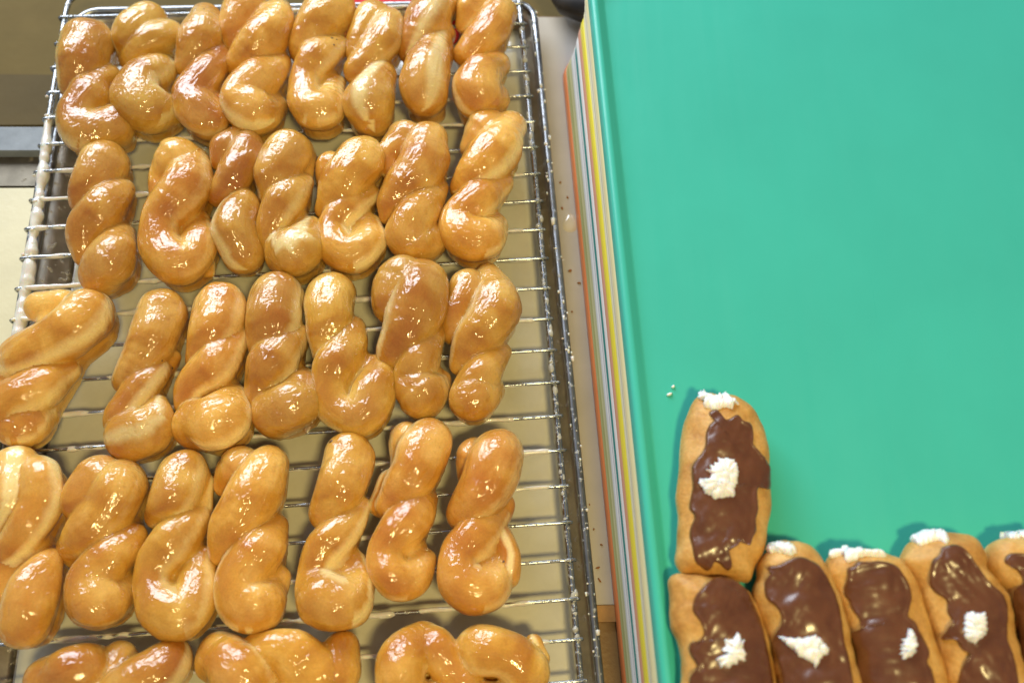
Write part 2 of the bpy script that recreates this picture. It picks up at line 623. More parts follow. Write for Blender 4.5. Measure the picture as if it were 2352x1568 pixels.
V = np.array(V)
V[:, 2] = .0042 + .0006 * nz(V) + .0002 * nz2(V)
for j in range(ny):
    for i in range(nx):
        a = j * (nx + 1) + i
        F.append((a, a + 1, a + nx + 2, a + nx + 1))
pp = obj('paper_liner', mesh('paper_liner', V, F), mat_paper())
tag(pp, 'cream parchment sheet lying in the pan under the wire rack', 'baking paper')
md = pp.modifiers.new('solid', 'SOLIDIFY'); md.thickness = .0004; md.offset = -1

# red plastic thing in the pan's far end
rd = quad_px([(792, 122), (1052, 96), (1050, -60), (770, -50)], .011)
rings = [ring(rd, .010, .0058), ring(inset(rd, -.001), .011, .0090), ring(inset(rd, .001), .009, .011), ring(inset(rd, .004), .006, .0115)]
v, f = loft_rings(rings, True, True)
tag(obj('red_lid', mesh('red_lid', v, f, False), mat_plastic('red_plastic', (.60, .012, .008), .6)),
    'flat red plastic lid showing under the back row of twists', 'lid')

# ------------------------------------------------------------------ the wire rack
rk = empty('cooling_rack', tuple(P(650, 700, ZR)))
tag(rk, 'chrome wire cooling rack crusted with white glaze, carrying all the twists', 'wire rack')
L0 = P(152, 20, ZR); L1 = P(46, 690, ZR)
R0 = P(1192, -8, ZR); R1 = P(1334, 1567, ZR)
uL = (L1 - L0) / np.linalg.norm(L1 - L0); uR = (R1 - R0) / np.linalg.norm(R1 - R0)
Lend = L0 + uL * .74; Rend = R0 + uR * .74
def rail(a, b, r, n=60, wob=.0003, seed=0):
    t = np.linspace(0, 1, n)[:, None]
    p = a + (b - a) * t
    w = Noise(seed, .05)
    return tube(p, r * (1 + .04 * w(p)), 12)
tl = P(196, -16, ZR); tr = P(1160, -40, ZR)
# left rail bends into the end rail at the far side
bend = catmull([P(146, 60, ZR), P(154, 20, ZR), P(166, -2, ZR), tl, P(300, -20, ZR)], 8)
pl = np.vstack([np.linspace(Lend, P(143, 78, ZR), 60), bend])
v, f = tube(pl, .0026, 12)
railL = obj('side_rail', mesh('side_rail', v, f), M_WIRE, rk)
pr_ = np.vstack([np.linspace(Rend, P(1196, 40, ZR), 60), catmull([P(1193, 10, ZR), P(1186, -20, ZR), tr], 8)])
v, f = tube(pr_, .0025, 12)
railR = obj('side_rail', mesh('side_rail', v, f), M_WIRE, rk)
v, f = tube(np.linspace(P(300, -20, ZR), tr, 40), .0025, 12)
obj('end_rail', mesh('end_rail', v, f), M_WIRE, rk)

RB = .00135
def sub(name, me, mat, parent):
    o = bpy.data.objects.new(name, me)
    COL.objects.link(o)
    if mat is not None and len(me.materials) == 0: me.materials.append(mat)
    o.parent = parent
    return o
def glaze_tube(a, b, seed, thick=.0011, sag=.0010, z0=0.0):
    n = max(8, int(np.linalg.norm(b - a) / .0022))
    t = np.linspace(0, 1, n)[:, None]
    p = a + (b - a) * t
    w1 = Noise(seed, .022); w2 = Noise(seed + 1, .008)
    lump = np.clip(.55 + .5 * w1(p) + .28 * w2(p), .05, 2.2)
    r = RB + .0001 + thick * lump
    r *= np.clip(np.minimum(t[:, 0], 1 - t[:, 0]) * n / 3 + .35, 0, 1)
    p = p.copy()
    p[:, 2] += z0 - sag * lump * .6
    p[:, 0:2] += (np.array([w2(p + 3), w1(p + 7)]).T) * .00025
    return tube(p, r, 9)
Rpx = [8, 52, 106, 161, 218, 276, 334, 399, 463, 531, 597, 664, 736, 812, 885, 965, 1045, 1125, 1199, 1284, 1370, 1453, 1543]
lineR = lambda y: 1192 + (y + 8) * (142.0 / 1575)
Rw = np.array([(P(lineR(y), y, ZR + .003) - R0) @ uR for y in Rpx])
kk = np.arange(len(Rpx))
cR = np.polyfit(kk[1:], Rw[1:], 1)
Lpx = [39, 99, 156, 211, 271, 333, 393, 456, 525, 594, 663, 732]
lineL = lambda y: 152 - (y - 20) * (106.0 / 670)
Lw = np.array([(P(lineL(y), y, ZR + .003) - L0) @ uL for y in Lpx])
cL = np.polyfit(np.arange(len(Lpx))[1:], Lw[1:], 1)
print('bar pitch right %.4f left %.4f' % (cR[0], cL[0]))
ZB = ZR + .0030
random.seed(3)
BARS = []
# stretches of each crossbar caked with glaze, as fractions of its length from left to right
for k in range(27):
    rw = cR[1] + cR[0] * k if k else Rw[0]
    lw = cL[1] + cL[0] * k if k else Lw[0]
    a = L0 + uL * lw; b = R0 + uR * rw
    u = (b - a) / np.linalg.norm(b - a)
    down = np.array([0, 0, 1.0])
    a0 = a - u * .0042
    pts = [a0 + u * .004 - down * .0052, a0 + u * .0012 - down * .0050, a0 - down * .0022, a0 + u * .0008 + down * .0010]
    hook = catmull([p_ + down * .0014 for p_ in pts] + [a + u * .003 + down * .0030], 4)
    t = np.linspace(0, 1, 50)[:, None]
    s0 = a + u * .004 + down * .0030; s1 = b + u * .0030 + down * .0030
    w = Noise(100 + k, .2)
    body = s0 + (s1 - s0) * t
    body[:, 2] += .0006 * w(body)
    end = np.array([s1 + u * .001 - down * .001])
    pl = np.vstack([hook[:-1], body, end])
    v, f = tube(pl, RB, 9)
    br = obj('crossbar', mesh('crossbar', v, f), M_WIRE, rk)
    BARS.append((s0, s1))
    segs = []
    if 5 <= k <= 11: segs.append((-.006, random.uniform(.3, .5)))
    x = random.uniform(.05, .2) if k > 11 or k < 5 else .55
    if k < 5: x = .35
    while x < .97:
        L = random.uniform(.12, .35)
        segs.append((x, min(x + L, random.uniform(.93, .985))))
        x += L + random.uniform(.01, .06)
    gp = []
    for j, (p0, p1) in enumerate(segs):
        if p1 - p0 < .03: continue
        heavy = (k >= 5 and p0 < .5) or p0 < 0
        th = random.uniform(.0009, .0014) if heavy or k > 10 else random.uniform(.0004, .0009)
        if p1 > .8: th *= .7
        v, f = glaze_tube(s0 + (s1 - s0) * p0, s0 + (s1 - s0) * p1, 300 + k * 9 + j, th)
        sub('glaze_coating', mesh('glaze_coating', v, f), M_GLAZE, br)
# thick glaze on the left rail
n = 150
t = np.linspace(0, 1, n)
pA = P(112, 268, ZR); pB = P(20, 850, ZR)
p = pA + (pB - pA) * t[:, None]
w1 = Noise(51, .03); w2 = Noise(52, .011)
lump = np.clip(.5 + .4 * w1(p) + .25 * w2(p), .05, 1.6) * np.clip(.25 + t * 3.2, 0, 1)
p[:, 0] += .0022 * np.clip(t * 3, 0, 1) + .0014 * lump
p[:, 2] -= .0006
v, f = tube(p, .0026 + .0008 + .0028 * lump, 14)
sub('glaze_coating', mesh('glaze_coating', v, f), M_GLAZE, railL)
# lumps of glaze where the wires cross the left rail
parts = []
for k in range(3, 12):
    c = L0 + uL * (cL[1] + cL[0] * k) + np.array([.001, 0, .0022])
    for j in range(4):
        d = rng.normal(0, .0017, 3) * [1.4, 1, .5]
        r = rng.uniform(.0008, .0021)
        parts.append(tube(np.array([c + d - [r, 0, 0], c + d + [r * .8, r * .5, 0]]), [r * .8, r], 8))
v, f = join(parts)
tag(sub('glaze_lumps', mesh('glaze_lumps', v, f), M_GLAZE, railL), kind='stuff')
# thin patches on the right rail
parts = []
for k in range(46):
    s = rng.uniform(.0, .60)
    L = rng.uniform(.003, .014)
    a = R0 + uR * s + np.array([rng.normal(0, .0008), 0, rng.uniform(.0004, .0012)])
    q = np.linspace(a, a + uR * L, 8)
    parts.append(tube(q, (.0017 + .0006 * np.abs(Noise(900 + k, .006)(q))) * np.sin(np.linspace(.35, 2.8, 8)) ** .4, 8))
v, f = join(parts)
tag(sub('glaze_lumps', mesh('glaze_lumps', v, f), M_THIN, railR), kind='stuff')

# ------------------------------------------------------------------ twists
ZBAR = ZB + RB
CELL = .0014
def surface_nets(Dm, org, cell):
    s = Dm < 0
    nx, ny, nz = Dm.shape
    cnt = np.zeros((nx - 1, ny - 1, nz - 1)); acc = np.zeros((nx - 1, ny - 1, nz - 1, 3))
    cs = [(i, j, k) for i in (0, 1) for j in (0, 1) for k in (0, 1)]
    def c(o): return tuple(slice(o[a], Dm.shape[a] - 1 + o[a]) for a in range(3))
    for a in cs:
        for ax in range(3):
            if a[ax]: continue
            b = list(a); b[ax] = 1; b = tuple(b)
            da, db = Dm[c(a)], Dm[c(b)]
            m = (da < 0) != (db < 0)
            t = np.where(m, da / np.where(m, da - db, 1), 0)
            for q in range(3):
                acc[..., q] += np.where(m, a[q] + (t if q == ax else 0), 0)
            cnt += m
    act = cnt > 0
    ids = -np.ones(act.shape, int)
    ids[act] = np.arange(act.sum())
    idx = np.argwhere(act)
    V = (idx + acc[act] / cnt[act][:, None]) * cell + org
    F = []
    for ax in range(3):
        o1, o2 = [(1, 2), (2, 0), (0, 1)][ax]
        sl = [slice(1, -1)] * 3; sl[ax] = slice(0, -1)
        A_ = s[tuple(sl)]
        sl2 = list(sl); sl2[ax] = slice(1, None)
        B_ = s[tuple(sl2)]
        for flip, m in ((0, A_ & ~B_), (1, ~A_ & B_)):
            e = np.argwhere(m)
            if len(e) == 0: continue
            off = np.array([1, 1, 1]); off[ax] = 0
            e = e + off
            def g(d1, d2):
                w = e.copy(); w[:, o1] += d1; w[:, o2] += d2
                return ids[w[:, 0], w[:, 1], w[:, 2]]
            quad = np.stack([g(-1, -1), g(0, -1), g(0, 0), g(-1, 0)], 1)
            if flip: quad = quad[:, ::-1]
            F.append(quad)
    return V, np.vstack(F)

def fast_mesh(name, V, F):
    me = bpy.data.meshes.new(name)
    me.vertices.add(len(V)); me.vertices.foreach_set('co', V.astype(np.float32).ravel())
    me.loops.add(F.size); me.loops.foreach_set('vertex_index', F.astype(np.int32).ravel())
    me.polygons.add(len(F))
    me.polygons.foreach_set('loop_start', np.arange(0, F.size, 4, dtype=np.int32))
    me.update(calc_edges=True)
    me.validate()
    me.polygons.foreach_set('use_smooth', np.ones(len(me.polygons), dtype=bool))
    return me

def build_twist(seed, lobes, label, pale=None, brown=0.0, lift=0.0, gscale=1.06, fillz=.0225):
    """lobes: list of (zoom key, [(x, y, r), ...]) strands seen in the photograph, all lying on the rack"""
    r_ = np.random.default_rng(seed)
    L = []
    for li, lb in enumerate(lobes):
        zk, pts = lb[:2]
        s = ZOOMS[zk][2]
        q = []
        if len(lb) < 3 and len(pts) > 2:
            (x0, y0, r0), (x1, y1, r1) = pts[0], pts[1]
            d = math.hypot(x0 - x1, y0 - y1)
            pts = [(x0 + (x0 - x1) / d * r0 * .40, y0 + (y0 - y1) / d * r0 * .40, r0 * .74)] + list(pts) if li else list(pts)
            (x0, y0, r0), (x1, y1, r1) = pts[-1], pts[-2]
            d = math.hypot(x0 - x1, y0 - y1)
            if y0 > y1 and x0 < x1 and li < len(lobes) - 1:
                pts = list(pts) + [(x0 + (x0 - x1) / d * r0 * .40, y0 + (y0 - y1) / d * r0 * .40, r0 * .74)]
        n = len(pts)
        for i, (x, y, r) in enumerate(pts):
            X, Y = zc(zk, x, y)
            r *= s
            fr = i / max(1, n - 1)
            arch = max(0, math.sin(math.pi * fr)) ** .7 if n > 1 else .5
            _, mp = at(X, Y, ZBAR + .02)
            rad = r * mp * gscale
            z = ZBAR - .0015 + max(rad, .012) * .86 + .0085 * arch + .0020 + lift
            pt, mp = at(X, Y, z)
            q.append([*pt, rad])
        c = catmull(q, 5) if n > 1 else np.array([q[0], [q[0][0] + .001, *q[0][1:]]])
        L.append(c)
    allp = np.vstack(L)
    lo = (allp[:, :3] - allp[:, 3:4]).min(0) - .004
    hi = (allp[:, :3] + allp[:, 3:4]).max(0) + .004
    lo[2] = max(lo[2], ZBAR - .004)
    dims = np.ceil((hi - lo) / CELL).astype(int) + 1
    gx = [lo[a] + np.arange(dims[a]) * CELL for a in range(3)]
    G = np.stack(np.meshgrid(*gx, indexing='ij'), -1).astype(np.float32).reshape(-1, 3)
    def lobe_d(G, c):
        best = None; hit = None
        for a, b in zip(c[:-1], c[1:]):
            ab = b[:3] - a[:3]
            l2 = max(ab @ ab, 1e-12)
            h = np.clip(((G - a[:3]) @ ab) / l2, 0, 1)
            v = G - a[:3] - h[:, None] * ab
            v[:, 2] *= 1.10
            d = np.sqrt((v * v).sum(1)) - (a[3] + h * (b[3] - a[3]))
            if best is None: best = d; hit = np.zeros(len(G), int); k = 0
            else:
                k += 1
                m = d < best
                best = np.where(m, d, best); hit[m] = k
        return best, hit
    Dm = None
    for c, lb in zip(L, lobes):
        K = .009 if len(lb) > 2 else .0010
        d, _ = lobe_d(G, c)
        if Dm is None: Dm = d
        else:
            h = np.clip(.5 + .5 * (Dm - d) / K, 0, 1)
            Dm = Dm * (1 - h) + d * h - K * h * (1 - h)
    nlow = Noise(seed * 3 + 1, .030, 8)
    Dm = Dm + .0009 * nlow(G)
    # dough fills the bottom of the folds: a low core under the strands
    D3 = Dm.reshape(dims)
    m2 = (D3 < 0).any(2)
    pad = 9
    mp_ = np.pad(m2, pad + 3)
    yy, xx = np.mgrid[-10:11, -10:11]
    disk = [(a, b) for a, b in zip(yy.ravel(), xx.ravel()) if a * a + b * b <= 100]
    dl = np.zeros_like(mp_)
    for a, b in disk: dl |= np.roll(np.roll(mp_, a, 0), b, 1)
    er = np.ones_like(mp_)
    for a, b in disk: er &= np.roll(np.roll(dl, a, 0), b, 1)
    er = er[pad + 3:-pad - 3, pad + 3:-pad - 3]
    ii = np.argwhere(er)
    edge = np.argwhere(~er & (np.roll(er, 1, 0) | np.roll(er, -1, 0) | np.roll(er, 1, 1) | np.roll(er, -1, 1)))
    sd = np.full(er.shape, .01)
    if len(edge) and len(ii):
        dd = np.sqrt(((ii[:, None, :] - edge[None]) ** 2).sum(2).min(1)) * CELL
        sd[ii[:, 0], ii[:, 1]] = -dd
    zz = gx[2][None, None, :]
    ra, rb = np.maximum(sd[:, :, None] + .0042 + .013, 0), np.maximum(zz - (ZBAR + fillz) + .013, 0)
    fill = (np.sqrt(ra * ra + rb * rb) - .013).ravel()
    h = np.clip(.5 + .5 * (Dm - fill) / .0028, 0, 1)
    Dm = Dm * (1 - h) + fill * h - .0028 * h * (1 - h)
    Dm = np.maximum(Dm, ZBAR - .0012 - G[:, 2])
    V, F = surface_nets(Dm.reshape(dims), lo, CELL)
    V = V.astype(float)
    # relax a little
    e = np.vstack([F[:, [0, 1]], F[:, [1, 2]], F[:, [2, 3]], F[:, [3, 0]]])
    for it in range(1):
        S = np.zeros_like(V); cn = np.zeros(len(V))
        np.add.at(S, e[:, 0], V[e[:, 1]]); np.add.at(cn, e[:, 0], 1)
        np.add.at(S, e[:, 1], V[e[:, 0]]); np.add.at(cn, e[:, 1], 1)
        V = V * .5 + .5 * S / np.maximum(cn, 1)[:, None]
    # fry line attribute
    stc = np.zeros((len(V), 3)); best = np.full(len(V), 1e9); pal = np.zeros(len(V)); bro = np.zeros(len(V))
    for li, c in enumerate(L):
        d, hit = lobe_d(V, c)
        tan = (c[1:, :3] - c[:-1, :3])[hit]
        tan /= np.maximum(np.linalg.norm(tan, axis=1), 1e-9)[:, None]
        side = np.cross(tan, [0, 0, 1.0])
        side /= np.maximum(np.linalg.norm(side, axis=1), 1e-6)[:, None]
        off = V - c[hit, :3]
        # side pointing to image right
        sg = np.sign(side[:, 0] + 1e-6)
        phi = np.degrees(np.arctan2(off[:, 2], (off * side).sum(1) * sg))      # 0 = right flank, 90 = top, 180 = left
        if pale and li in pale: ph0, st = pale[li]
        else: ph0, st = (r_.choice([12, 25, 155, 170]), r_.uniform(.2, .8))
        pv = st * np.exp(-((phi - ph0) / 24.0) ** 2)
        low = np.clip(1 - (V[:, 2] - ZBAR) / .012, 0, 1) * .55
        tb = r_.uniform(-.2, .65)
        bv = tb * np.exp(-((phi - r_.uniform(60, 120)) / 45) ** 2)
        cl = np.r_[0, np.cumsum(np.linalg.norm(np.diff(c[:, :3], axis=0), axis=1))]
        al = cl[hit] + ((V - c[hit, :3]) * tan).sum(1)
        m = d < best
        stc[m] = np.stack([(off * side).sum(1) + li * .37, off[:, 2], al * .32], 1)[m]
        best = np.where(m, d, best)
        pal = np.where(m, np.maximum(pv, low), pal)
        bro = np.where(m, bv, bro)
    me = fast_mesh('twist_doughnut', V, F)
    nb = Noise(seed + 77, .025)
    bro = np.clip(bro + .16 * nb(V) + brown, 0, 1)
    for nm, arr in (('pale', pal), ('brown', bro)):
        a = me.attributes.new(nm, 'FLOAT', 'POINT')
        a.data.foreach_set('value', arr.astype(np.float32))
    a = me.attributes.new('strand', 'FLOAT_VECTOR', 'POINT')
    a.data.foreach_set('vector', (stc + seed * .11).astype(np.float32).ravel())
    # object origin at the base of the doughnut
    cx = V.mean(0); cx[2] = ZBAR
    me.transform(Matrix.Translation(-Vector(cx)))
    o = obj('twist_doughnut', me, M_DOUGH)
    o.location = cx
    tag(o, label, 'doughnut', 'glazed twisted doughnuts on the wire rack')
    return o, V, F

T = []
def tw(label, *lobes, **kw):
    T.append((label, lobes, kw))
# ---- back row (left to right)
tw('amber twist at the left end of the back row, lower end curled like a comma',
   (1, [(670, 335, 195), (625, 470, 175), (575, 640, 115)]), (1, [(800, 600, 100), (680, 740, 150), (590, 920, 155), (690, 1030, 165), (880, 970, 165)]), brown=.15)
tw('pale-topped twist in the back row, second from the left, with a fat round lower loop',
   (1, [(1120, 180, 160), (1010, 260, 145), (965, 380, 80)]), (1, [(1265, 270, 120), (1150, 330, 130), (1010, 440, 95)]),
   (1, [(1200, 550, 140), (1080, 630, 160), (1050, 760, 185), (1150, 840, 175), (1270, 860, 145)]), pale={0: (170, .9)})
tw('narrow reddish twist in the back row, third from the left, tapering to a point',
   (1, [(1570, 150, 118), (1530, 290, 155), (1440, 500, 90)]), (1, [(1680, 430, 90), (1590, 560, 135), (1460, 740, 138), (1530, 870, 155), (1630, 930, 130), (1690, 780, 80)]), (1, [(1600, 830, 110)], 'm'), brown=.3)
tw('large twist in the back row, fourth from the left, with a broad pale heart-shaped base',
   (1, [(1880, 80, 170), (1810, 200, 130), (1790, 340, 70)]), (1, [(2110, 150, 140), (2000, 330, 170), (1840, 480, 105)]),
   (1, [(2120, 510, 100), (1980, 620, 165), (1870, 750, 170), (1960, 860, 170), (2090, 820, 110)]), pale={2: (165, 1.0), 0: (170, .8), 3: (120, .7)})
tw('fifth twist from the left in the back row, small dark hole near its middle',
   (2, [(490, 80, 190), (350, 240, 150), (270, 390, 90)]), (2, [(520, 370, 100), (400, 450, 140), (300, 620, 118), (330, 800, 145), (440, 840, 155), (520, 650, 85)]), pale={1: (25, .6)})
tw('sixth twist from the left in the back row, broad pale stripe on its lower lobe',
   (2, [(830, 150, 150), (730, 280, 110), (690, 410, 75)]), (2, [(930, 190, 122), (880, 340, 140), (720, 540, 110)]),
   (2, [(890, 590, 110), (790, 760, 180), (805, 880, 172)]), pale={2: (105, 1.0), 1: (20, .5)})
tw('seventh twist from the left in the back row, lumpy pale knob at its right',
   (2, [(1300, 20, 165), (1200, 210, 150), (1110, 390, 90)]), (2, [(1290, 370, 125), (1220, 560, 175), (1215, 710, 175)]),
   (2, [(1375, 270, 80), (1310, 340, 85)], 'm'), (2, [(1370, 430, 70), (1300, 500, 100)], 'm'), pale={1: (60, 1.0), 0: (70, .8), 2: (80, .8)})
tw('orange brown twist at the right end of the back row beside the rack\'s right rail',
   (2, [(1610, 50, 150), (1520, 190, 75)]), (2, [(1785, 110, 128), (1690, 270, 140), (1550, 400, 105)]),
   (2, [(1765, 490, 95), (1640, 600, 168), (1620, 730, 180), (1690, 750, 160)]))
# ---- second row
tw('twist at the left end of the second row, with three even coils',
   (3, [(790, -135, 195), (700, 0, 150), (625, 130, 85)]), (3, [(905, -60, 95), (960, 90, 60)]), (3, [(925, 70, 110), (770, 200, 165), (650, 380, 125), (640, 540, 75)]),
   (3, [(950, 400, 90), (860, 560, 175), (800, 680, 178)]), brown=.1)
tw('broad twist second from the left in the second row, dripping at its lower right',
   (3, [(1370, -160, 185), (1250, -60, 105), (1220, 70, 70)]), (3, [(1460, -130, 145), (1400, 60, 190), (1240, 270, 155), (1225, 450, 150), (1330, 590, 165), (1470, 570, 150), (1520, 420, 125), (1535, 290, 85)]), (3, [(1600, 560, 40), (1612, 680, 46)]), brown=.1)
tw('slim two-piece twist third in the second row, darker head above a separate pale base',
   (3, [(1800, -330, 115), (1720, -270, 110), (1680, -170, 65)]), (3, [(1890, -260, 128), (1800, -80, 138), (1690, 80, 88)]),
   (3, [(1850, 180, 128), (1790, 330, 165), (1860, 530, 160)]), pale={2: (150, 1.0)}, brown=.35)
tw('twist fourth from the left in the second row, its bottom coil creamy pale',
   (4, [(170, -240, 185), (80, -90, 165), (40, 60, 105)]), (4, [(270, -190, 110), (300, -60, 65)]), (4, [(275, 10, 90), (140, 140, 150), (55, 310, 125), (50, 450, 90)]),
   (4, [(320, 370, 110), (250, 510, 180), (175, 510, 175)]), pale={3: (100, 1.0), 2: (30, .6)})
tw('pale yellow twist fifth from the left in the second row, its end hooked',
   (4, [(500, -130, 120), (480, 0, 90)]), (4, [(715, -160, 185), (590, 0, 170), (470, 160, 100)]), (4, [(785, 80, 80), (620, 170, 130), (510, 330, 118), (540, 470, 140), (640, 540, 145), (770, 460, 145), (800, 330, 100)]), pale={2: (20, .9)})
tw('twist sixth from the left in the second row, a dimpled loop on top',
   (4, [(1060, -330, 160), (950, -210, 100), (940, -110, 70)]), (4, [(1230, -310, 155), (1190, -120, 180), (1000, 80, 140), (940, 220, 70)]),
   (4, [(1310, 50, 80), (1160, 230, 160), (1100, 400, 175), (1210, 430, 165)]))
tw('long twist at the right end of the second row, leaning right towards the rack\'s rail',
   (4, [(1690, -400, 170), (1600, -290, 115)]), (4, [(1850, -400, 135), (1710, -190, 180), (1520, 0, 110)]), (4, [(1790, 10, 90), (1620, 120, 150), (1470, 270, 125), (1520, 400, 160), (1670, 420, 155), (1750, 320, 100)]))
# ---- third row
tw('big wide twist hanging over the rack\'s left rail in the third row',
   (3, [(310, 950, 118), (480, 930, 130)]), (3, [(640, 1030, 205), (430, 1190, 180), (170, 1320, 165)]),
   (3, [(500, 1460, 95), (300, 1560, 165), (80, 1680, 165), (60, 1810, 130), (200, 1860, 150), (330, 1790, 110)]), (3, [(60, 1450, 120), (40, 1600, 120)], 'm'), brown=.1)
tw('slender twist second in the third row with a torn crumbly tuck at its right side',
   (5, [(1240, -415, 190), (1150, -191, 170), (980, 69, 105)]), (5, [(1320, -90, 62), (1270, 0, 70)]),
   (5, [(1180, 50, 115), (1060, 180, 130), (940, 350, 138), (950, 480, 130)]), (5, [(1210, 290, 85), (1150, 450, 170), (1010, 510, 195)]), pale={2: (40, .9), 3: (70, .8)})
tw('twist third in the third row, dull orange with a wide smooth base',
   (5, [(1690, -470, 188), (1640, -290, 175), (1530, -100, 110)]), (5, [(1780, -190, 120), (1640, -20, 170), (1480, 140, 130), (1410, 270, 80)]),
   (5, [(1790, 230, 105), (1690, 390, 205), (1530, 430, 195)]))
tw('honey yellow twist fourth in the third row, tall with a glossy round head',
   (5, [(2120, -530, 205), (2080, -330, 190), (2000, -140, 100)]), (5, [(2260, -240, 100), (2100, -70, 180), (2010, 110, 130), (1990, 260, 95)]),
   (5, [(2320, 110, 105), (2250, 270, 185), (2130, 330, 195)]), pale={0: (15, .9)})
tw('twist fifth in the third row stepping down to the right, its loose end curled outwards',
   (6, [(495, -560, 180), (470, -350, 165), (450, -130, 90)]), (6, [(665, -275, 110), (580, -100, 160), (485, 90, 140), (510, 270, 130), (640, 370, 140), (760, 330, 165), (830, 160, 165), (840, 10, 115)]))
tw('tan twist sixth in the third row with a large flat disc-like head',
   (6, [(1050, -640, 215), (960, -510, 150), (930, -420, 80)]), (6, [(1190, -620, 200), (1130, -380, 200), (1000, -150, 145)]),
   (6, [(1290, -270, 90), (1170, -60, 150), (1110, 80, 125), (1190, 190, 190)]), (6, [(1355, 70, 48), (1340, 140, 50)], 'm'), brown=.25)
tw('twist at the right end of the third row, small hole in its looped head',
   (6, [(1560, -610, 150), (1460, -440, 115), (1440, -290, 95)]), (6, [(1720, -680, 115), (1760, -580, 140), (1750, -430, 185), (1600, -220, 155), (1500, -60, 100)]),
   (6, [(1790, -110, 80), (1660, 30, 145), (1530, 190, 125), (1590, 240, 165), (1680, 160, 140)]))
# ---- fourth row
tw('twist cut by the picture\'s left edge in the fourth row, pale head, brown coils',
   (5, [(120, 780, 190), (90, 980, 165), (20, 1180, 100)]), (5, [(300, 850, 165), (310, 1050, 160), (150, 1320, 150)]),
   (5, [(380, 1480, 105), (260, 1660, 180), (200, 1900, 200)]), (5, [(60, 1480, 120), (50, 1750, 130)], 'm'), pale={0: (70, 1.0)}, brown=.3)
tw('second twist from the left in the fourth row, with a broad flat head',
   (5, [(760, 880, 205), (640, 1010, 160), (590, 1110, 90)]), (5, [(920, 900, 185), (820, 1080, 190), (640, 1280, 165)]), (5, [(570, 1370, 105), (590, 1450, 70)], 'm'),
   (5, [(1020, 1290, 95), (870, 1440, 160), (700, 1640, 185), (760, 1790, 200), (930, 1690, 135)]), (5, [(830, 1660, 120)], 'm'))
tw('third twist from the left in the fourth row, pale torn strip in its lower coil',
   (5, [(1400, 820, 188), (1330, 980, 180), (1230, 1120, 110)]), (5, [(1550, 880, 85), (1530, 1060, 95)]), (5, [(1480, 1160, 120), (1330, 1320, 180), (1180, 1540, 145), (1180, 1720, 150), (1260, 1850, 185), (1400, 1880, 190), (1490, 1740, 160), (1510, 1600, 140), (1550, 1460, 95)]), pale={2: (35, .5)})
tw('long fat twist fourth in the fourth row, its loose tail pressed along the right side',
   (5, [(1840, 760, 165), (1740, 890, 95)]), (5, [(2030, 780, 165), (1930, 1000, 200), (1780, 1220, 170), (1700, 1400, 85)]),
   (5, [(2100, 1230, 100), (1980, 1400, 180), (1830, 1630, 175), (1870, 1790, 180), (1980, 1810, 190), (2070, 1690, 110)]), (5, [(2155, 1590, 65), (2100, 1700, 90)]))
tw('reddish twist fifth in the fourth row, a ragged tear in its swollen lower loop',
   (6, [(630, 680, 190), (590, 880, 180), (470, 1080, 140)]), (8, [(605, -41, 82), (432, 163, 161), (282, 345, 150), (225, 540, 140), (320, 720, 220), (490, 730, 200), (600, 570, 130), (580, 400, 78)]), (8, [(400, 620, 115)], 'm'), brown=.25, pale={1: (25, .9)})
tw('yellow twist sixth in the fourth row, a pale strip down its left edge',
   (6, [(1080, 540, 130), (1020, 700, 75)]), (6, [(950, 860, 95), (880, 1030, 95)]), (6, [(1230, 580, 185), (1130, 790, 190), (970, 1000, 125)]), (8, [(1150, -84, 96), (1011, 66, 178), (829, 300, 158), (835, 470, 165), (930, 550, 165), (1040, 530, 150), (1115, 400, 105)]), pale={1: (150, 1.0), 0: (160, .9)})
tw('dark orange twist at the right end of the fourth row, pale arc beside its base',
   (6, [(1590, 690, 150), (1560, 800, 100)]), (6, [(1760, 700, 205), (1680, 900, 200), (1530, 1080, 140)]), (6, [(1820, 1040, 80), (1780, 1110, 90)]),
   (8, [(1780, 200, 75), (1840, 350, 75), (1820, 520, 90)]),
   (8, [(1725, 50, 92), (1547, 206, 171), (1415, 370, 165), (1430, 560, 185), (1540, 630, 200), (1660, 600, 185), (1740, 440, 105)]), (8, [(1640, 470, 110)], 'm'), pale={3: (90, 1.0)}, brown=.4)
# ---- front row, lying sideways
tw('sideways twist at the left of the front row with a heart-shaped right lobe',
   (7, [(420, 1390, 210), (650, 1290, 200), (780, 1240, 150)]), (7, [(980, 1190, 140), (950, 1350, 170)]), (7, [(1380, 1230, 185), (1250, 1350, 210), (1050, 1480, 220)]), (7, [(600, 1560, 230), (1200, 1650, 220)]), pale={2: (20, .9)})
tw('sideways twist in the middle of the front row, cut off by the bottom edge',
   (8, [(-540, 1190, 200), (-380, 1330, 220), (-250, 1480, 200)]), (8, [(-200, 1120, 140), (30, 1150, 185), (210, 1330, 225)]), (8, [(450, 1120, 150), (430, 1300, 180)]), (8, [(280, 1330, 150)], 'm'), (8, [(-300, 1620, 220), (300, 1640, 220)]))
tw('sideways twist right in the front row with a hole in its left loop',
   (8, [(1130, 1080, 170), (950, 1210, 200), (920, 1390, 190)]), (8, [(1210, 1090, 150), (1310, 1230, 150), (1430, 1400, 180)]),
   (8, [(1600, 1130, 190), (1800, 1170, 190), (1950, 1280, 200)]), (8, [(2040, 1080, 78), (2090, 1190, 80)]), (8, [(1000, 1600, 200), (1800, 1600, 200)]), pale={3: (90, 1.0)}, fillz=.010)
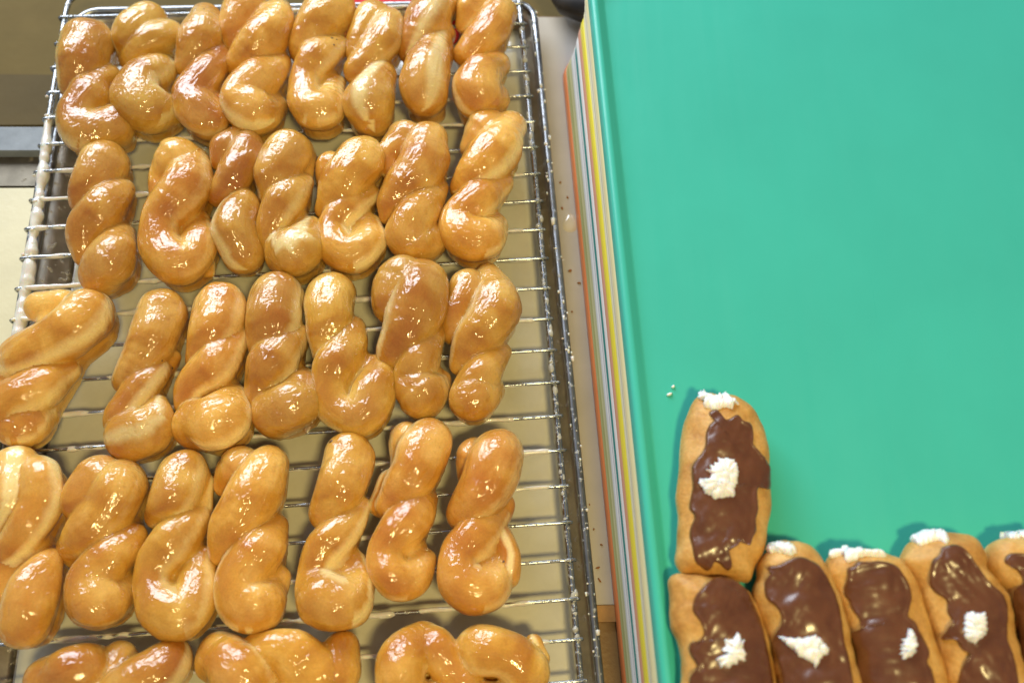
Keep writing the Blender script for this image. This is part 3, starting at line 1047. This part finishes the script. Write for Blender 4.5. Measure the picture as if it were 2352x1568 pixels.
SPOTS = {4: [(2, 505, 292, 22), (2, 540, 305, 12), (2, 520, 345, 14)], 24 + 2: [(6, 492, 556, 20)], 2: [(1, 1560, 70, 10)],
         16: [(5, 1240, -62, 12), (5, 1320, -6, 14)], 8: [(3, 1018, 940 - 900, 10)], 28: [(6, 1818, 1475, 14)], 20: [(6, 1245, 72, 8)]}
m_burn = mat_simple('burnt_sugar', (.10, .045, .012), .45, 0, .3, 300, 0, 300, .4)
for i, (label, lobes, kw) in enumerate(T):
    o, V, F = build_twist(40 + i * 13, lobes, label, **kw)
    if i in SPOTS:
        bt = BVHTree.FromPolygons([tuple(q) for q in V], F.tolist())
        for j, (zk, x, y, r) in enumerate(SPOTS[i]):
            X, Y = zc(zk, x, y)
            h = bt.ray_cast(Vector(CAM), Vector(ray(X, Y)).normalized())
            if h[0] is None: continue
            rad = r * ZOOMS[zk][2] * .00035
            r_ = np.random.default_rng(i * 9 + j)
            n = Vector(h[1]); u = n.orthogonal().normalized(); w = n.cross(u)
            a = np.linspace(0, 2 * np.pi, 12, endpoint=False)
            R = rad * r_.uniform(.55, 1.25, 12)
            ring_ = [h[0] + u * float(math.cos(t) * q) + w * float(math.sin(t) * q * .8) - n * .0003 for t, q in zip(a, R)]
            top = [h[0] + (p - h[0]) * .6 + n * .0005 for p in ring_]
            Vs = [tuple(p - o.location) for p in ring_ + top] + [tuple(h[0] + n * .0003 - o.location)]
            Fs = [(k, (k + 1) % 12, 12 + (k + 1) % 12, 12 + k) for k in range(12)] + [(12 + k, 12 + (k + 1) % 12, 24) for k in range(12)]
            sub('burnt_spot', mesh('burnt_spot', Vs, Fs), m_burn, o)
DEPTH = None

# ------------------------------------------------------------------ stack of trays
bands = [('orange', (.78, .24, .08), 35), ('light olive', (.52, .52, .22), 14), ('olive', (.44, .43, .16), 13), ('pale olive', (.60, .58, .30), 14), ('grey olive', (.50, .49, .26), 14),
         ('grey white', (.66, .66, .62), 12), ('white', (.80, .78, .72), 12), ('grey', (.55, .55, .53), 9), ('dull white', (.78, .76, .70), 12), ('dark teal', (.02, .24, .21), 20),
         ('clean white', (.84, .82, .76), 27), ('salmon pink', (.70, .34, .22), 30), ('bright yellow', (.84, .72, .06), 35),
         ('beige', (.78, .74, .48), 14), ('grey beige', (.60, .58, .42), 10), ('cream', (.84, .80, .54), 16), ('pale yellow', (.90, .84, .46), 34)]
tot = sum(b[2] for b in bands)
HST = .118
z = .0008
cum = 0
xo = lambda y: 1363 + (y - 752) * .0988 - 12          # left side of the orange tray in the picture
TRAY_W, TRAY_L = .44, .64
def tray(col, label, z0, band, offpx, ycorner, top=False, slope=.0988):
    zt = z0 + band                                   # top of the lip
    hx = lambda y: xo(y) + offpx
    if top:
        hx = lambda y: 1353.5 + y * .1035
    a = P(hx(ycorner), ycorner, zt); b = P(hx(1500), 1500, zt)
    d = (b - a) / np.linalg.norm(b - a)
    nrm = np.array([-d[1], d[0], 0])                 # to the right of the edge
    if nrm[0] < 0: nrm = -nrm
    c1 = a; c2 = a + d * TRAY_L; c3 = c2 + nrm * TRAY_W; c4 = a + nrm * TRAY_W
    quad = [c2, c3, c4, c1]
    lip = band * .86
    fl = zt - .0075
    rings = [ring(inset(quad, .0075), .020, max(z0 - .002, .0006) if not top else z0 + .001, 10),
             ring(inset(quad, .0060), .022, zt - lip * 1.02, 10),
             ring(inset(quad, .0003), .028, zt - lip, 10),
             ring(inset(quad, .0), .028, zt - lip * .75, 10),
             ring(inset(quad, .0012), .0275, zt - lip * .25, 10),
             ring(inset(quad, .0026), .026, zt, 10),
             ring(inset(quad, .0060), .023, zt, 10),
             ring(inset(quad, .0075), .022, zt - .0008, 10),
             ring(inset(quad, .0118), .019, fl + .0012, 10),
             ring(inset(quad, .0140), .017, fl, 10)]
    v, f = loft_rings(rings, True, True)
    org = (c1 + c3) / 2; org = np.array([org[0], org[1], z0])
    me = mesh('serving_tray', np.array(v) - org, f, True)
    me.polygons[len(f) - 1].use_smooth = False
    me.polygons[len(f) - 2].use_smooth = False
    o = obj('serving_tray', me, mat_plastic(label.split()[0] + '_tray_plastic', col))
    o.location = org
    tag(o, label, 'tray', 'trays in the stack beside the rack')
    return fl
names = {
 'orange': 'orange serving tray at the very bottom of the stack', 'light olive': 'lighter olive tray resting directly on the orange tray',
 'olive': 'darkest olive tray low in the stack, with a paler one above', 'pale olive': 'palest olive tray just below the greyish white ones',
 'grey olive': 'grey olive tray, uppermost of the olive ones', 'grey': 'thin grey tray under the dull white one', 'grey beige': 'grey beige tray under the cream one near the top of the stack',
 'grey white': 'greyish white tray lowest of the three whites under the dark teal one', 'white': 'white tray in the middle of the three whites under the dark teal one',
 'dull white': 'dull white tray directly under the dark teal tray', 'dark teal': 'dark teal tray halfway up the stack',
 'clean white': 'white tray between the dark teal and the salmon pink trays', 'salmon pink': 'salmon pink tray below the bright yellow one',
 'bright yellow': 'bright yellow tray in the upper part of the stack', 'beige': 'beige tray lying right on the bright yellow tray',
 'cream': 'cream tray between the beige and the pale yellow trays', 'pale yellow': 'pale yellow tray directly beneath the big green top tray'}
ycs = np.interp(np.arange(17), [0, 9, 12, 16], [118, 62, 0, -70])
for i, (nm, col, wd) in enumerate(bands):
    dz = HST * wd / tot
    tray(col, names[nm], z, dz, cum * 79.0 / (tot) , ycs[i])
    cum += wd
    z += dz
FLOOR = tray((.055, .48, .385), 'big mint green tray on top of the stack, holding the chocolate eclairs', z + .0005, .0135, 0, -75, True)
FLOOR += .0003
print('tray floor', FLOOR)

# ------------------------------------------------------------------ eclairs
def px_outline(segs):
    out = []
    for k, pts in segs:
        for x, y in pts:
            out.append(zc(k, x, y))
    return np.array(out)
def resample(c, n):
    d = np.r_[0, np.cumsum(np.linalg.norm(np.diff(np.vstack([c, c[:1]]), axis=0), axis=1))]
    t = np.linspace(0, d[-1], n, endpoint=False)
    cc = np.vstack([c, c[:1]])
    return np.stack([np.interp(t, d, cc[:, 0]), np.interp(t, d, cc[:, 1])], 1)
def medial(c):
    m = c.mean(0)
    u, s, vt = np.linalg.svd(c - m)
    ax = vt[0]; pr = (c - m) @ ax; pe = (c - m) @ vt[1]
    hw = (pe.max() - pe.min()) / 2 * .85
    off = vt[1] * (pe.max() + pe.min()) / 2
    lo, hi = pr.min() + hw, pr.max() - hw
    if lo > hi: lo = hi = (lo + hi) / 2
    t = np.clip(pr, lo, hi)
    return m + off + t[:, None] * ax
def loft_closed(rings3):
    n = len(rings3[0]); V = np.vstack(rings3); F = []
    for i in range(len(rings3) - 1):
        for k in range(n):
            k2 = (k + 1) % n
            F.append((i * n + k, i * n + k2, (i + 1) * n + k2, (i + 1) * n + k))
    return V, F
def eclair_body(seg, height, seed, parent, zf):
    c = px_outline(seg)
    c = catmull(c, 6, True)
    c = resample(c, 130)
    zm = zf + height * .42
    W = np.array([P(x, y, zm)[:2] for x, y in c])
    W += (np.array([Noise(seed + 5, .012)(np.hstack([W, W[:, :1]])), Noise(seed + 6, .012)(np.hstack([W, W[:, :1]]))]).T) * .0004
    ft = medial(W)
    R3 = []; side = []
    nph = 26
    for i in range(nph + 1):
        ph = math.pi * i / nph
        e = 2 / 2.35
        s = abs(math.sin(ph)) ** e
        cz = math.copysign(abs(math.cos(ph)) ** e, math.cos(ph))
        zz = zm + (height * .58 if cz > 0 else height * .42) * cz
        R3.append(np.hstack([ft + (W - ft) * s, np.full((len(W), 1), zz)]))
        side += [max(0.0, 1 - abs(i / nph - .60) / .20)] * len(W)
    V, F = loft_closed(R3)
    nn = Noise(seed, .03); n2 = Noise(seed + 1, .009)
    cen = V.mean(0)
    V[:, 2] += (V[:, 2] > zf + .01) * (.0010 * nn(V) + .00025 * n2(V))
    V[:, 2] = np.maximum(V[:, 2], zf)
    if abs(np.cross(W[1] - W[0], W[2] - W[0])) and np.sum(W[:, 0] * np.roll(W[:, 1], -1) - W[:, 1] * np.roll(W[:, 0], -1)) < 0:
        F = [q[::-1] for q in F]
    F = [q[::-1] for q in F]
    me = mesh('bun', V, F)
    a = me.attributes.new('side', 'FLOAT', 'POINT')
    a.data.foreach_set('value', np.array(side, dtype=np.float32))
    bo = obj('bun', me, M_BUN, parent)
    return bo, BVHTree.FromPolygons([tuple(q) for q in V], F)
def cast(x, y, trees, zmid):
    d = Vector(ray(x, y)).normalized()
    best = None
    for t in trees:
        h = t.ray_cast(Vector(CAM), d)
        if h[0] is not None and (best is None or h[3] < best[3]): best = h
    if best is None:
        q = Vector(P(x, y, zmid))
        h = trees[0].find_nearest(q)
        return np.array(h[0]), np.array(h[1])
    n = np.array(best[1])
    if n[2] < 0: n = -n
    return np.array(best[0]), n
def topping(name, seg, trees, zmid, thick, seed, parent, mat, prof='flat', rag=0.0, n=180, rings=20, smooth=6):
    c = px_outline(seg)
    if smooth: c = catmull(c, smooth, True)
    c = resample(c, n)
    if rag:
        r_ = np.random.default_rng(seed)
        k = r_.normal(0, 1, n); k = (k + np.roll(k, 1)) * .7
        m0 = c.mean(0); dv = c - m0; dv /= np.linalg.norm(dv, axis=1)[:, None]
        c = c + dv * (k * rag)[:, None]
    ft = medial(c)
    ns = np.linspace(0, 1, rings + 1)
    if prof == 'flat': ns = 1 - (1 - ns) ** 1.9
    R3 = []
    nA = Noise(seed, .02); nB = Noise(seed + 1, .005)
    for s in ns:
        ps = ft + (c - ft) * s
        row = []
        for q, f_ in zip(ps, ft):
            for it in range(12):
                dd = Vector(ray(q[0], q[1])).normalized()
                if any(t.ray_cast(Vector(CAM), dd)[0] is not None for t in trees): break
                q = q + (f_ - q) * .03
            h, nn = cast(q[0], q[1], trees, zmid)
            row.append(np.r_[h, nn])
        row = np.array(row)
        h, nn = row[:, :3], row[:, 3:]
        if prof == 'flat':
            w = 1 + .22 * nA(h) + .10 * nB(h)
            rim = 1 + .45 * math.exp(-((s - .90) / .07) ** 2)
            t = thick * rim * w * max(0, 1 - s ** 10) ** .5 - .0007 * (s > .999)
        else:
            ridg = 1 + .22 * np.sin(np.arange(len(h)) * 2 * np.pi / len(h) * 15 + 3 * nA(h)) * s + .08 * nB(h)
            t = thick * ridg * max(0, 1 - s ** 2.4) ** .6 - .0006 * (s > .999)
        R3.append(h + nn * np.asarray(t).reshape(-1, 1) * [1, 1, 1])
    V, F = loft_closed(R3)
    # consistent outward faces
    W = R3[-1]
    if np.sum(W[:, 0] * np.roll(W[:, 1], -1) - W[:, 1] * np.roll(W[:, 0], -1)) < 0:
        F = [q[::-1] for q in F]
    F = [q[::-1] for q in F]
    o = obj(name, mesh(name, V, F), mat, parent)
    return o, BVHTree.FromPolygons([tuple(q) for q in V], F)

ECL = [
 dict(label='chocolate eclair lying alone above the row, pointing away, with a round cream rosette', h=.034,
  body=[('a', [(400, 225), (520, 238), (640, 250), (720, 275), (800, 340), (870, 430), (915, 540), (945, 650), (962, 780), (968, 900), (972, 1020), (972, 1100), (965, 1250), (945, 1400), (925, 1500)]),
        ('b', [(1010, 350), (960, 440), (930, 530), (890, 600), (800, 590), (700, 565), (560, 555), (400, 540), (270, 520), (215, 460), (185, 390), (200, 270)]),
        ('a', [(190, 1400), (190, 1300), (175, 1180), (168, 1080), (185, 960), (200, 850), (210, 740), (215, 600), (235, 480), (270, 390), (320, 290), (355, 245)])],
  choc=[('a', [(455, 372), (520, 345), (565, 395), (600, 430), (640, 420), (700, 390), (740, 440), (800, 460), (825, 500), (830, 600), (835, 650), (880, 700), (930, 770), (965, 850), (974, 930), (974, 1022), (930, 1018), (885, 1000), (862, 1060), (865, 1120), (870, 1200), (850, 1290), (860, 1370), (830, 1430), (795, 1500), (740, 1450), (700, 1500)]),
        ('b', [(690, 320), (735, 430), (690, 485), (620, 430), (560, 410), (500, 490), (430, 450), (380, 400), (350, 250)]),
        ('a', [(292, 1430), (300, 1350), (330, 1290), (330, 1240), (290, 1190), (300, 1100), (320, 1000), (310, 850), (340, 790), (400, 710), (425, 650), (430, 550), (460, 480), (505, 430), (465, 400)])],
  doll=[('a', [(530, 750), (560, 765), (600, 750), (660, 770), (690, 790), (700, 830), (712, 880), (700, 920), (700, 980), (675, 1010), (680, 1080), (640, 1100), (600, 1090), (560, 1100), (500, 1110), (470, 1080), (420, 1060), (405, 1020), (380, 985), (375, 930), (405, 968), (460, 925), (475, 890), (430, 862), (480, 855), (460, 820), (510, 840), (495, 795), (535, 800)])],
  fill=[('a', [(365, 250), (383, 185), (400, 230), (412, 185), (450, 225), (530, 240), (540, 205), (570, 228), (605, 205), (650, 250), (710, 290), (700, 310), (665, 290), (655, 345), (600, 325), (540, 350), (500, 350), (410, 320), (440, 290), (385, 262)])]),
 dict(label='chocolate eclair at the left end of the row, squeezed against the green tray\'s rim', h=.034,
  body=[('b', [(135, 580), (200, 530), (300, 538), (450, 550), (600, 560), (760, 600), (880, 690), (960, 830), (1020, 1000), (1080, 1200), (1120, 1400), (1150, 1568), (1180, 1750), (1150, 2200), (800, 2350), (420, 2250), (250, 1800), (245, 1500), (245, 1300), (220, 1180), (170, 1100), (140, 950), (125, 750)])],
  choc=[('b', [(540, 580), (600, 562), (700, 570), (800, 620), (880, 700), (950, 830), (1010, 980), (1060, 1200), (1100, 1400), (1130, 1700), (1100, 2100), (800, 2250), (450, 2100), (350, 1700), (330, 1540), (380, 1450), (400, 1400), (340, 1300), (325, 1220), (345, 1180), (400, 1180), (455, 1130), (460, 1060), (430, 980), (370, 900), (355, 850), (380, 750), (430, 680)])],
  doll=[('b', [(780, 1075), (820, 1130), (800, 1170), (855, 1150), (835, 1210), (860, 1290), (860, 1350), (800, 1345), (785, 1395), (740, 1385), (700, 1430), (650, 1395), (615, 1430), (600, 1360), (570, 1340), (640, 1300), (700, 1272), (630, 1245), (675, 1210), (660, 1150), (740, 1150)])], fill=None),
 dict(label='chocolate eclair second in the row with a wide fan-shaped cream dollop', h=.036,
  body=[('b', [(1090, 300), (1130, 250), (1200, 218), (1300, 218), (1400, 240), (1480, 290), (1560, 370), (1620, 480), (1700, 620), (1760, 800), (1810, 1000), (1860, 1200), (1910, 1400), (1970, 1750), (1950, 2200), (1600, 2350), (1280, 2200), (1200, 1750), (1170, 1568), (1130, 1400), (1090, 1200), (1030, 1000), (970, 870), (930, 740), (930, 650), (960, 560), (975, 450), (1010, 370), (1060, 320)])],
  choc=[('b', [(1390, 362), (1480, 390), (1560, 440), (1640, 550), (1720, 720), (1770, 900), (1800, 1150), (1850, 1350), (1900, 1700), (1850, 2150), (1600, 2230), (1350, 2100), (1250, 1700), (1200, 1400), (1150, 1280), (1115, 1200), (1150, 1100), (1210, 1010), (1210, 920), (1150, 830), (1070, 760), (1045, 660), (1060, 580), (1110, 520), (1075, 465), (1120, 440), (1180, 440), (1280, 390)])],
  doll=[('b', [(1180, 1115), (1280, 1132), (1400, 1135), (1530, 1108), (1600, 1160), (1655, 1230), (1655, 1280), (1595, 1310), (1565, 1370), (1530, 1430), (1505, 1370), (1400, 1320), (1330, 1260), (1280, 1215)])],
  fill=[('b', [(1080, 290), (1110, 300), (1140, 280), (1160, 230), (1250, 228), (1330, 270), (1335, 340), (1280, 350), (1220, 325), (1150, 310), (1095, 330)])]),
 dict(label='chocolate eclair third in the row with a small cream dab at its right edge', h=.035,
  body=[('c', [(50, 440), (90, 355), (180, 310), (300, 300), (430, 300), (560, 310), (640, 350), (740, 385), (820, 470), (880, 570), (930, 700), (990, 900), (1050, 1080), (1110, 1250), (1170, 1400), (1250, 1750), (1250, 2200), (900, 2350), (550, 2200), (420, 1750), (350, 1500), (320, 1300), (270, 1100), (230, 950), (190, 800), (130, 640), (60, 540)])],
  choc=[('c', [(270, 470), (330, 450), (370, 408), (470, 412), (560, 400), (660, 412), (740, 450), (800, 530), (850, 620), (885, 740), (860, 850), (850, 930), (910, 980), (960, 1070), (1010, 1160), (1050, 1280), (1030, 1370), (1080, 1450), (1120, 1700), (1100, 2100), (800, 2250), (500, 2050), (420, 1700), (380, 1500), (360, 1300), (340, 1170), (310, 1110), (350, 1070), (400, 1060), (400, 980), (370, 920), (320, 860), (290, 780), (250, 740), (240, 650), (270, 560)])],
  doll=[('c', [(850, 1045), (880, 1100), (915, 1135), (905, 1185), (930, 1195), (905, 1235), (932, 1270), (870, 1310), (800, 1340), (790, 1305), (770, 1290), (795, 1255), (768, 1240), (800, 1220), (778, 1200), (815, 1180), (790, 1155), (835, 1140)])],
  fill=[('c', [(100, 372), (120, 325), (180, 318), (230, 290), (257, 250), (285, 300), (330, 310), (400, 280), (430, 330), (520, 320), (630, 355), (600, 365), (450, 352), (420, 360), (300, 410), (250, 402), (290, 360), (200, 348), (135, 372)])]),
 dict(label='chocolate eclair fourth in the row, tilted, with a blocky cream cube on its icing', h=.037,
  body=[('c', [(765, 390), (820, 290), (880, 210), (980, 165), (1100, 145), (1250, 142), (1380, 160), (1460, 210), (1510, 290), (1560, 400), (1580, 500), (1660, 600), (1770, 730), (1815, 850), (1830, 1000), (1870, 1200), (1920, 1400), (1980, 1750), (1950, 2200), (1700, 2350), (1380, 2200), (1260, 1750), (1180, 1500), (1120, 1300), (1060, 1100), (980, 850), (900, 650), (820, 490)])],
  choc=[('c', [(1080, 400), (1150, 345), (1170, 275), (1260, 247), (1350, 262), (1420, 330), (1490, 430), (1560, 530), (1650, 630), (1750, 720), (1795, 830), (1790, 960), (1800, 1150), (1850, 1300), (1890, 1450), (1920, 1700), (1900, 2100), (1650, 2200), (1400, 2050), (1330, 1700), (1340, 1500), (1400, 1350), (1440, 1290), (1370, 1250), (1340, 1190), (1290, 1150), (1170, 1150), (1230, 1050), (1280, 980), (1230, 900), (1220, 780), (1110, 700), (1060, 620), (1060, 530)])],
  doll=[('c', [(1400, 900), (1450, 885), (1520, 905), (1580, 890), (1600, 960), (1602, 1030), (1580, 1120), (1530, 1150), (1495, 1190), (1430, 1160), (1390, 1120), (1380, 1040), (1390, 970)])],
  fill=[('c', [(860, 212), (920, 180), (985, 165), (968, 90), (1030, 125), (1055, 110), (1082, 85), (1112, 125), (1200, 132), (1235, 180), (1220, 240), (1150, 205), (1060, 220), (970, 262), (920, 225)])]),
 dict(label='chocolate eclair at the right end of the row, cut off by the picture\'s edge', h=.037,
  body=[('c', [(1570, 350), (1610, 260), (1680, 210), (1760, 190), (1900, 172), (2050, 155), (2150, 200), (2250, 400), (2400, 900), (2500, 1700), (2450, 2200), (2200, 2300), (2050, 2100), (1980, 1700), (1930, 1300), (1910, 1100), (1860, 900), (1790, 720), (1670, 590), (1580, 480)])],
  choc=[('c', [(1775, 410), (1800, 340), (1880, 322), (1980, 330), (2100, 350), (2200, 500), (2330, 900), (2400, 1700), (2300, 2100), (2100, 2000), (1990, 1700), (1960, 1450), (1930, 1300), (1885, 1100), (1900, 950), (1870, 740), (1880, 660), (1960, 600), (1900, 500), (1830, 445)])],
  doll=None,
  fill=[('c', [(1715, 132), (1750, 115), (1830, 100), (1900, 112), (1930, 82), (1980, 75), (2100, 80), (2100, 150), (1960, 170), (1880, 185), (1800, 170), (1718, 188)])]),
]
for i, e in enumerate(ECL):
    bc = px_outline(e['body']).mean(0)
    root = empty('eclair', tuple(P(bc[0], bc[1], FLOOR)))
    tag(root, e['label'], 'eclair', 'chocolate eclairs on the green tray')
    bo, tb = eclair_body(e['body'], e['h'], 500 + i * 20, root, FLOOR)
    zm = FLOOR + e['h'] * .6
    co, tc = topping('chocolate_icing', e['choc'], [tb], zm, .0023, 700 + i * 5, root, M_CHOC, 'flat', .0)
    if e['doll']:
        topping('cream_dollop', e['doll'], [tc, tb], zm, .0042, 800 + i * 5, root, M_CREAM, 'mound', 1.3, n=150, smooth=2)
    if e['fill']:
        topping('cream_filling', e['fill'], [tb], FLOOR + e['h'] * .55, .0038, 900 + i * 5, root, M_CREAM, 'mound', 1.6, n=130, smooth=2)

# ------------------------------------------------------------------ small things
def flake(name, x, y, z, size, col, seed, label, cat, group, mat=None):
    r_ = np.random.default_rng(seed)
    c, mp = at(x, y, z)
    n = 9
    ang = np.linspace(0, 2 * np.pi, n, endpoint=False)
    w = size[0] * mp; h = size[1] * mp
    th = r_.uniform(0, 3.14) if len(size) < 3 else size[2]
    R = r_.uniform(.65, 1.1, n)
    base = np.stack([np.cos(ang) * w * R, np.sin(ang) * h * R, np.zeros(n)], 1)
    top = base * .6; top[:, 2] = .0008 + min(w, h) * .35 * r_.uniform(.6, 1.2, n)
    ro = np.array([[math.cos(th), -math.sin(th), 0], [math.sin(th), math.cos(th), 0], [0, 0, 1]])
    V = np.vstack([base, top, [[0, 0, top[:, 2].max() * 1.15]]]) @ ro.T
    F = [(k, (k + 1) % n, n + (k + 1) % n, n + k) for k in range(n)] + [(n + k, n + (k + 1) % n, 2 * n) for k in range(n)] + [tuple(range(n - 1, -1, -1))]
    o = obj(name, mesh(name, V, F), mat)
    o.location = c
    return tag(o, label, cat, group)
m_crumb = mat_simple('brown_crumb', (.34, .14, .04), .7, 0, .3, 200)
for i, (x, y, w, h) in enumerate([(1303, 453, 4, 3), (1291, 478, 5, 3), (1287, 419, 4, 2.5), (1309, 622, 6, 4), (1330, 650, 5, 2.5), (1314, 716, 3, 3),
                                  (1269, 1244, 2.5, 4), (1277, 1247, 4, 2.5), (1302, 1215, 3, 2), (1319, 1250, 4, 2), (1302, 1214, 2, 2), (1311, 1303, 6, 3),
                                  (1290, 1317, 3, 2), (1294, 1316, 3, 3), (1297, 1360, 5, 2), (1315, 1332, 7, 3), (1354, 1158, 3, 2)]):
    if i >= 6: x += 62 if x < 1340 else 0
    flake('crumb', x, y, .0031, (w, h), None, i, 'small brown crumb fallen on the pale woven mat', 'crumb', 'crumbs on the mat', m_crumb)
# drop of glaze on the mat
c, mp = at(1309, 512, .003)
r3 = []
for s in np.linspace(0, 1, 8):
    a = np.linspace(0, 2 * np.pi, 26, endpoint=False)
    r3.append(np.stack([np.cos(a) * 17 * mp * s * (1 - .25 * np.sin(a)), np.sin(a) * 25 * mp * s, np.full(26, .0016 * (1 - s ** 3))], 1))
V, F = loft_closed(r3)
o = obj('glaze_drop', mesh('glaze_drop', V, F), mat_simple('thin_glaze', (.62, .55, .42), .12, 0, .06, 60, 0, 300, .8))
o.location = c
tag(o, 'translucent teardrop of glaze spilled on the pale mat', 'glaze drop')
flake('cream_crumb', 1546, 887, FLOOR, (6, 4, 1.0), None, 60, 'upper of two cream flecks on the green tray left of the lone eclair', 'cream fleck', 'cream flecks', M_CREAM)
flake('cream_crumb', 1538, 905, FLOOR, (9, 4, .3), None, 61, 'lower, wider cream fleck on the green tray left of the lone eclair', 'cream fleck', 'cream flecks', M_CREAM)
